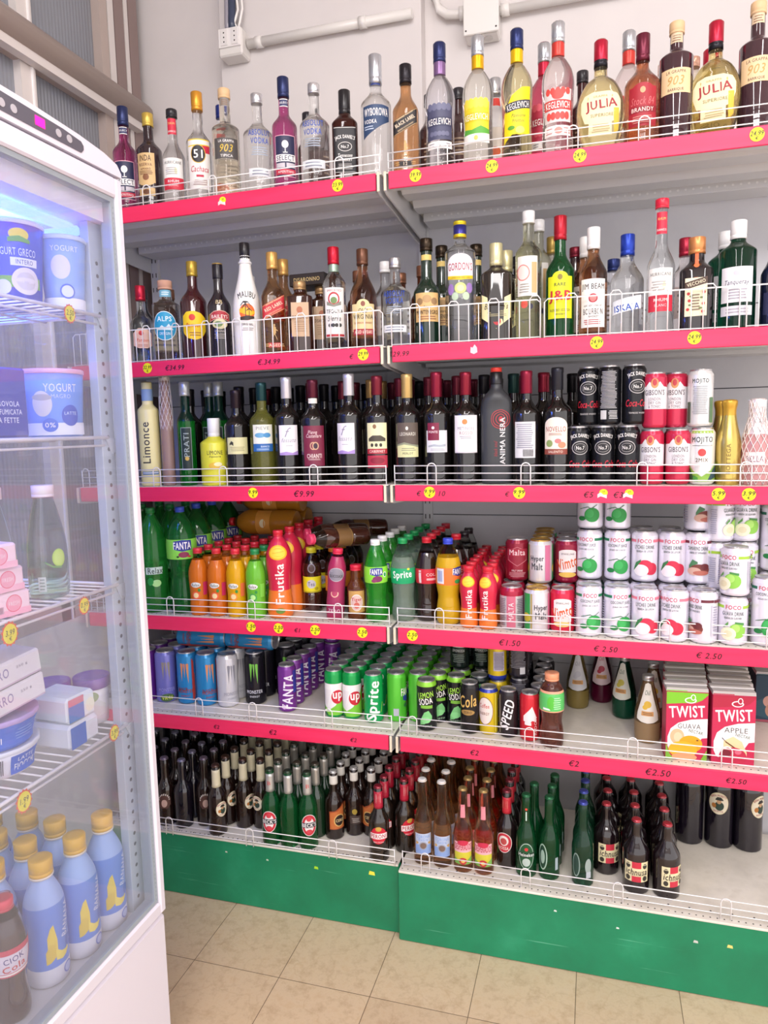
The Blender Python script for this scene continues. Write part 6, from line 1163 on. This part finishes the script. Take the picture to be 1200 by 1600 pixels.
# posts
def post(x0, x1, y0, y1, holes=True):
    mb = MB(); mb.box(x0, x1, y0, y1, .428, 1.885, m_gr, .001)
    if holes:
        for k in range(56): mb.disc((x1+.0004, (y0+y1)/2, .46+k*.0245), .0042, 'x', M('4a5058', 'matte'), 10)
    return fpart('shelf_post', mb, label='grey perforated shelf post' if holes else None)
post(-.445, -.425, -.612, -.574); post(-.950, -.935, -.612, -.574, False); post(-.950, -.935, -1.32, -1.29, False)
mb = MB(); mb.box(-.424, -.412, -.574, -.569, .428, 1.885, m_gr); mb.box(-.46, -.424, -.574, -.5675, .428, 1.885, M('a8b4bc', 'paint')); fpart('corner_trim', mb)
FS = {'A': 1.708, 'B': 1.468, 'C': 1.164, 'D': .861}
for k_, z in FS.items():
    mb = MB(); zz = z-.004
    mb.tube([(-.420, -1.30, zz), (-.420, -.60, zz)], .0035, m_wire, 8); mb.tube([(-.426, -1.30, zz-.016), (-.426, -.605, zz-.016)], .0025, m_wire, 6)
    mb.tube([(-.945, -1.30, zz), (-.945, -.60, zz)], .0035, m_wire, 8)
    for y in (-.60, -1.30): mb.tube([(-.945, y, zz), (-.420, y, zz)], .0035, m_wire, 8)
    for x in (-.55, -.68, -.81): mb.tube([(x, -1.30, zz-.0045), (x, -.60, zz-.0045)], .0025, m_wire, 6)
    n = 27
    for i in range(n): y = -1.285+i*.0262; mb.tube([(-.945, y, zz+.001), (-.424, y, zz+.001)], .0019, m_wire, 5)
    s_ = fpart('wire_shelf', mb)
    mb = MB(); mb.prism([(-.604, zz-.002), (-.572, zz-.002), (-.572, zz-.03), (-.585, zz-.034)], 'x', -.424, -.4215, M('c8d0d8', 'paint')); fpart('shelf_clip', mb, s_)
def burst(y, z, txt, r=16):
    c = MB(); n = 28
    x = -.4135
    pr = [(y+(r*(1.0 if i % 2 else .84))/1000*math.cos(2*PI*i/n), z+(r*1.15*(1.0 if i % 2 else .86))/1000*math.sin(2*PI*i/n)) for i in range(n)]
    c.prism(pr, 'x', x-.0006, x, M('e0582c', 'paper'))
    pr = [(y+(r*.78)/1000*math.cos(2*PI*i/n), z+(r*.9)/1000*math.sin(2*PI*i/n)) for i in range(n)]
    c.prism(pr, 'x', x, x+.0004, M('f0e428', 'paper'))
    t = label_mesh('t', [T(txt, 0, 2, 10, '3a3420', 20, shear=.2), T('€', 0, -8, 7, '3a3420')], flatx(x+.0004))
    b = len(c.v); c.v += [(p.co.x, p.co.y+y, p.co.z+z) for p in t.vertices]
    for p in t.polygons: c.face([b+i for i in p.vertices], M('3a3420', 'paper'))
    return fpart('price_tag', c, None, 'red and yellow starburst price tag')
burst(-.694, 1.695, '2.50'); burst(-.712, 1.143, '0.99'); burst(-.897, 1.140, '3.99', 19); burst(-.650, .860, '3.99'); burst(-.897, .842, '1.99', 19)
mb = MB(); mb.tube([(-.90, -.60, 1.872), (-.46, -.60, 1.872)], .010, M('5c78f0', 'emit'), 10); mb.tube([(-.46, -1.28, 1.872), (-.46, -.62, 1.872)], .010, M('5c78f0', 'emit'), 10); fpart('light_tube', mb)
fl = area('fridge_lamp', (-.60, -.93, 1.862), .2, .6, 8.0, (.08, .20, 1))

# ---- fridge contents
def tub(key, name, r0, r1, H, body, lidc, labels, lidh=8, lidr=None):
    lr = lidr or r1+2
    kind(key, name, 'tub', [(r0-3, 0), (r0, 1.5), (r0+(r1-r0)*.3, H*.3), (r0+(r1-r0)*.6, H*.6), (r1, H-lidh)], [(9e3, M(body, 'plastic'))], H,
         [('lid', [(lr-1, H-lidh-1), (lr, H-lidh), (lr, H-1.5), (lr-1.5, H), (lr-5, H-1), (lr*.5, H-1)], M(lidc, 'plastic'), 0)], labels, n=28, rows=3)
tub('yogurt_blue', 'yogurt_tub', 48, 60, 150, '2c50c8', 'd8e0f0', [('label', [R(-58, 50, 10, 50, '78b83c'), R(-58, 50, 10, 30, '2a3ca8'), El(8, 122, 16, 11, 'e8d84c'), P([(-10, 108, 116), (8, 110, 120), (26, 108, 114)], '5aa84c'), T('YOGURT GRECO', 0, 92, 13, 'dce8f8', 74, bold=.03), R(-8, 40, 68, 82, 'e8ecf4'), T('INTERO', 16, 75, 8, '3a4a8c', 30), El(18, 42, 26, 24, 'e8e0dc'), El(18, 42, 18, 16, 'd4ccc8'), El(-22, 30, 13, 13, 'e8e8ec')])])
tub('yogurt_light', 'yogurt_tub', 34, 43, 138, '8cb0ec', 'c8d8f0', [('label', [El(-4, 78, 17, 22, 'e0dce0'), T('YOGURT', 4, 112, 10, 'e8eef8', 46), El(6, 34, 14, 14, '3c68c8'), El(6, 34, 11, 11, 'dce4f4')]), ('lower_band', [R(-100, 100, 2, 22, 'eceef4')])])
tub('yogurt_greek', 'yogurt_tub', 50, 57, 128, '6c9cec', 'e4b4d0', [('label', [R(-150, 150, 3, 26, 'e8ecf4'), T('YOGURT', 14, 92, 15, 'e8eefa', 58, bold=.03), T('MAGRO', 14, 76, 8, 'c8d8f4', 34), El(-20, 62, 18, 24, 'e0dcd4'), El(-20, 74, 18, 6, 'b8b4b0'), El(-8, 22, 14, 13, '3c70d0'), T('0%', -8, 22, 9, WHT, 18), El(30, 40, 17, 20, '3054c0'), T('LATTE', 30, 44, 6, 'c8d8f4', 24)])])
tub('cheese_tub', 'cheese_tub', 62, 76, 58, '2c6cd8', 'b8a0d8', [('label', [R(-70, 70, 8, 46, '2c68d4'), R(-66, -8, 30, 41, 'b8bcd0'), T('FIOCCHI', -30, 21, 13, 'e8eef8', 54, bold=.05), R(-100, -78, 8, 46, 'e4e4ec')]+lines(20, 60, 16, 38, 4, '6c98e4'))], 9)
tub('cheese_tub_code', 'cheese_tub', 62, 76, 54, 'e8e8f0', 'e4e8f0', [('label', [R(14, 76, 6, 42, '2c64d0'), T('FIOCCHI', 44, 18, 13, 'e8eef8', 46, bold=.05), T('LATTE', 44, 32, 7, 'e8eef8', 34)]+[R(-30+i*3, -30+i*3+1.6, 10, 40, '50505c') for i in range(11)])], 7)
tub('purple_tub', 'dessert_tub', 30, 36, 100, 'e8e6ea', '7c50a0', [('label', [P([(-30, 20, 40), (0, 20, 64), (30, 20, 40)], 'dcdcd8'), El(-4, 62, 16, 12, '9cb080')])], 22)
tub('pink_tub', 'dessert_tub', 30, 36, 96, 'e8dce4', 'b0788c', [], 20)
def pack(key, name, sx, sy, h, col, els, cat='pack', bev=.004, side=None):
    mb = MB(); mb.box(-sx/2, sx/2, -sy/2, sy/2, 0, h, M(col, 'paper'), bev)
    sf = lambda u, v, off: (sx/2+off/1000*.6, u/1000, v/1000)
    ps = [('body', mb.mesh(key), -1), ('printed_design', label_mesh(key+'_d', els, sf), 0)]
    KIND[key] = (name, cat, ps)
pack('pink_box', 'butter_box', .11, .17, .042, 'f4d4de', [R(-84, 84, 1, 12, 'f4b4c8'), El(52, 22, 15, 15, 'e8607c'), El(52, 22, 13.5, 13.5, 'f0a0b4'), T('FRESH', 52, 22, 7, 'f4d8e0', 20), R(6, 32, 8, 20, 'c8a8b4')]+[R(8+i*2.2, 9+i*2.2, 9, 19, '8a6a78') for i in range(10)]+lines(-70, -4, 10, 34, 4, 'e08ca4'))
pack('butter_block', 'butter_pack', .09, .17, .045, 'e4e0e4', [T('BURRO', -14, 26, 17, '9088b0', 56, bold=.03), El(-68, 20, 10, 10, 'b09cc0'), T('250 g', 42, 28, 6, '8a8498', 24), R(-80, 80, 2, 5, 'c8b4c8')])
pack('provola_pack', 'cheese_pack', .06, .15, .12, '2838a0', [T('PROVOLA', 34, 58, 9, 'd8dcf0', 46, bold=.04), T('AFFUMICATA', 34, 44, 9, 'd8dcf0', 54, bold=.04), T('A FETTE', 34, 30, 9, 'd8dcf0', 40, bold=.04), R(-74, 20, 66, 116, 'b8b4e0')])
pack('film_pack', 'fresh_cheese_pack', .10, .075, .052, 'e4ecec', [R(-36, 4, 4, 48, '3c78c0'), R(-36, 4, 36, 50, 'd8788c'), El(20, 24, 12, 14, 'f0f0d8')], bev=.007)
pack('film_pack_low', 'fresh_cheese_pack', .10, .085, .050, 'e0e4ea', [R(-41, 2, 3, 46, '2c64c0'), El(22, 22, 14, 14, 'dcdce4')], bev=.007)
kind('banana_bottle', 'banana_milk_bottle', 'bottle', [(30, 0)]+spl([(36, 2), (38, 12), (38, 100), (38, 140), (34, 168), (24, 192), (18, 204), (17, 214)], 3), [(44, M('dfe0ea', 'plastic')), (160, M('5c88dc', 'plastic')), (9e3, M('9cb8ec', 'plastic'))], 244,
     [('cap', capcyl(21.5, 212, 244), M('e8b430', 'plastic'), 0), ('cap_ring', [(20, 207), (22, 208), (22, 212), (20, 212.5)], M('e4dcd0', 'plastic'), 0)],
     [('label', [P([(-14, 56, 100), (-8, 60, 118), (-2, 66, 124), (4, 62, 92)], 'e8d04c'), P([(-18, 48, 72), (-10, 50, 86), (0, 58, 84)], 'dcc040'), P([(0, 52, 74), (12, 48, 64), (22, 52, 62), (28, 60, 66)], 'f0dc5c'), T('BANANA', 26, 122, 13, 'dce4f8', 66, rot=78, bold=.03), El(24, 24, 11, 11, '6c80d0'), El(24, 24, 8.5, 8.5, 'b8c4ec'), El(30, 76, 8, 12, '4470cc')])], n=24, rows=3)
pet('fridge_cola', 'cola_bottle', 226, pcoke, '2a1216', 190, 'e03450', [('label', [R(-110, 110, 92, 146, 'c83050'), R(-28, 36, 100, 136, 'd8d0dc'), T('CIOK', 4, 126, 11, '4a4484', 34, rot=8), T('Cola', 4, 110, 13, 'c83838', 40, rot=8, bold=.05), R(-28, 36, 95, 99, 'f0e8e0')])], lk='dark', cap_r=16, cap_h=20)
kind('lime_bottle', 'lime_drink_bottle', 'bottle', [(28, 0)]+spl([(34, 3), (36, 20), (36, 60), (35, 100), (29, 140), (21, 175), (18, 186), (17, 196)], 3), [(70, M('c4ecb8', 'air')), (9e3, M('e0f0e0', 'air'))], 214,
     [('cap', capcyl(20, 192, 214), M('f0e8ec', 'plastic'), 0)], [('label', [El(12, 78, 13, 17, 'a8d048'), El(12, 78, 10, 14, 'bcdc60'), P([(-14, 70, 73), (0, 60, 64), (16, 58, 62)], '5a9a4c'), R(-28, -14, 16, 44, 'd0dccc')]+lines(-26, -16, 18, 42, 4, '8aa08c'))], n=22, rows=3)
def fput(key, x, y, z, label, d=0, euler=None, group=None): return put(key, 0, x, y, label, rot=face(x, y, d), z=z, euler=euler, group=group)
fput('yogurt_blue', -.517, -.718, FS['A'], 'large dark blue yogurt tub with sun picture, top fridge shelf', 8)
fput('yogurt_light', -.464, -.643, FS['A'], 'light blue yogurt tub on the top fridge shelf, next to the post', 0)
fput('yogurt_blue', -.560, -.85, FS['A'], 'large dark blue yogurt tub at the left image edge, top fridge shelf', 8)
fput('yogurt_greek', -.488, -.668, FS['B'], 'light blue yogurt tub with pink lid, right one on the second fridge shelf', 0)
fput('yogurt_greek', -.575, -.755, FS['B'], 'light blue yogurt tub half hidden on the second fridge shelf', 20)
put('provola_pack', 0, -.47, -.868, 'dark blue sliced cheese pack with white words on the second fridge shelf', rot=-8, z=FS['B'])
fput('lime_bottle', -.472, -.733, FS['C'], 'clear lime drink bottle with white cap and lime slice, middle fridge shelf', 14)
fput('lime_bottle', -.53, -.80, FS['C'], 'clear drink bottle with white cap at the left edge, middle fridge shelf', 90)
for k, (dy, r) in enumerate(((0, -10), (-.010, -8), (-.022, -12))):
    put('pink_box', 0, -.488, -.913+dy, f'pink butter box, {("bottom", "middle", "top")[k]} one of the stack on the middle fridge shelf', rot=r, z=FS['C']+.0425*k)
put('cheese_tub_code', 0, -.530, -.838, 'white and blue cheese tub with barcode, lower one of the tub pair', rot=54, z=FS['D'])
put('cheese_tub', 0, -.525, -.841, 'blue cheese tub with purple lid stacked on the barcode tub', rot=58, z=FS['D']+.0535)
put('cheese_tub', 0, -.520, -1.03, 'blue cheese tub at the left image edge on the low fridge shelf', rot=50, z=FS['D'])
for k in range(2): put('butter_block', 0, -.505, -.862-.006*k, f'white butter pack, {("lower", "upper")[k]} one of two on the cheese tubs', z=FS['D']+.122+.047*k, euler=(.10, 0, -.1))
fput('purple_tub', -.498, -.605, FS['D'], 'white dessert tub with purple lid nearest the perforated post')
fput('purple_tub', -.556, -.656, FS['D'], 'white dessert tub with purple lid, second from the perforated post')
fput('pink_tub', -.63, -.745, FS['D'], 'dessert tub with dull pink lid behind the cheese packs')
put('film_pack_low', 0, -.485, -.708, 'film-wrapped blue and white cheese pack, lower one', rot=0, z=FS['D']); put('film_pack', 0, -.487, -.706, 'film-wrapped cheese pack with red and blue print, upper one', rot=-4, z=FS['D']+.0505)
bn = 'blue banana milk bottle with yellow cap'
for x, y, lab in ((-.462, -0.647, f'{bn}, nearest the perforated post'), (-.463, -0.730, f'{bn}, second from the perforated post in front'), (-.473, -0.811, f'{bn}, third from the perforated post in front'),
    (-.545, -.690, f'{bn}, second row, nearest the far glass'), (-.548, -.768, f'{bn}, second row, middle'), (-.552, -.846, f'{bn}, second row, left'),
    (-.625, -.680, f'{bn}, third row, nearest the far glass'), (-.628, -.760, f'{bn}, third row, middle'), (-.70, -.70, f'{bn}, fourth row')):
    fput('banana_bottle', x, y, .4325, lab, 22)
fput('fridge_cola', -.470, -.905, .4325, 'dark cola bottle with red cap and label on the fridge floor', 8)
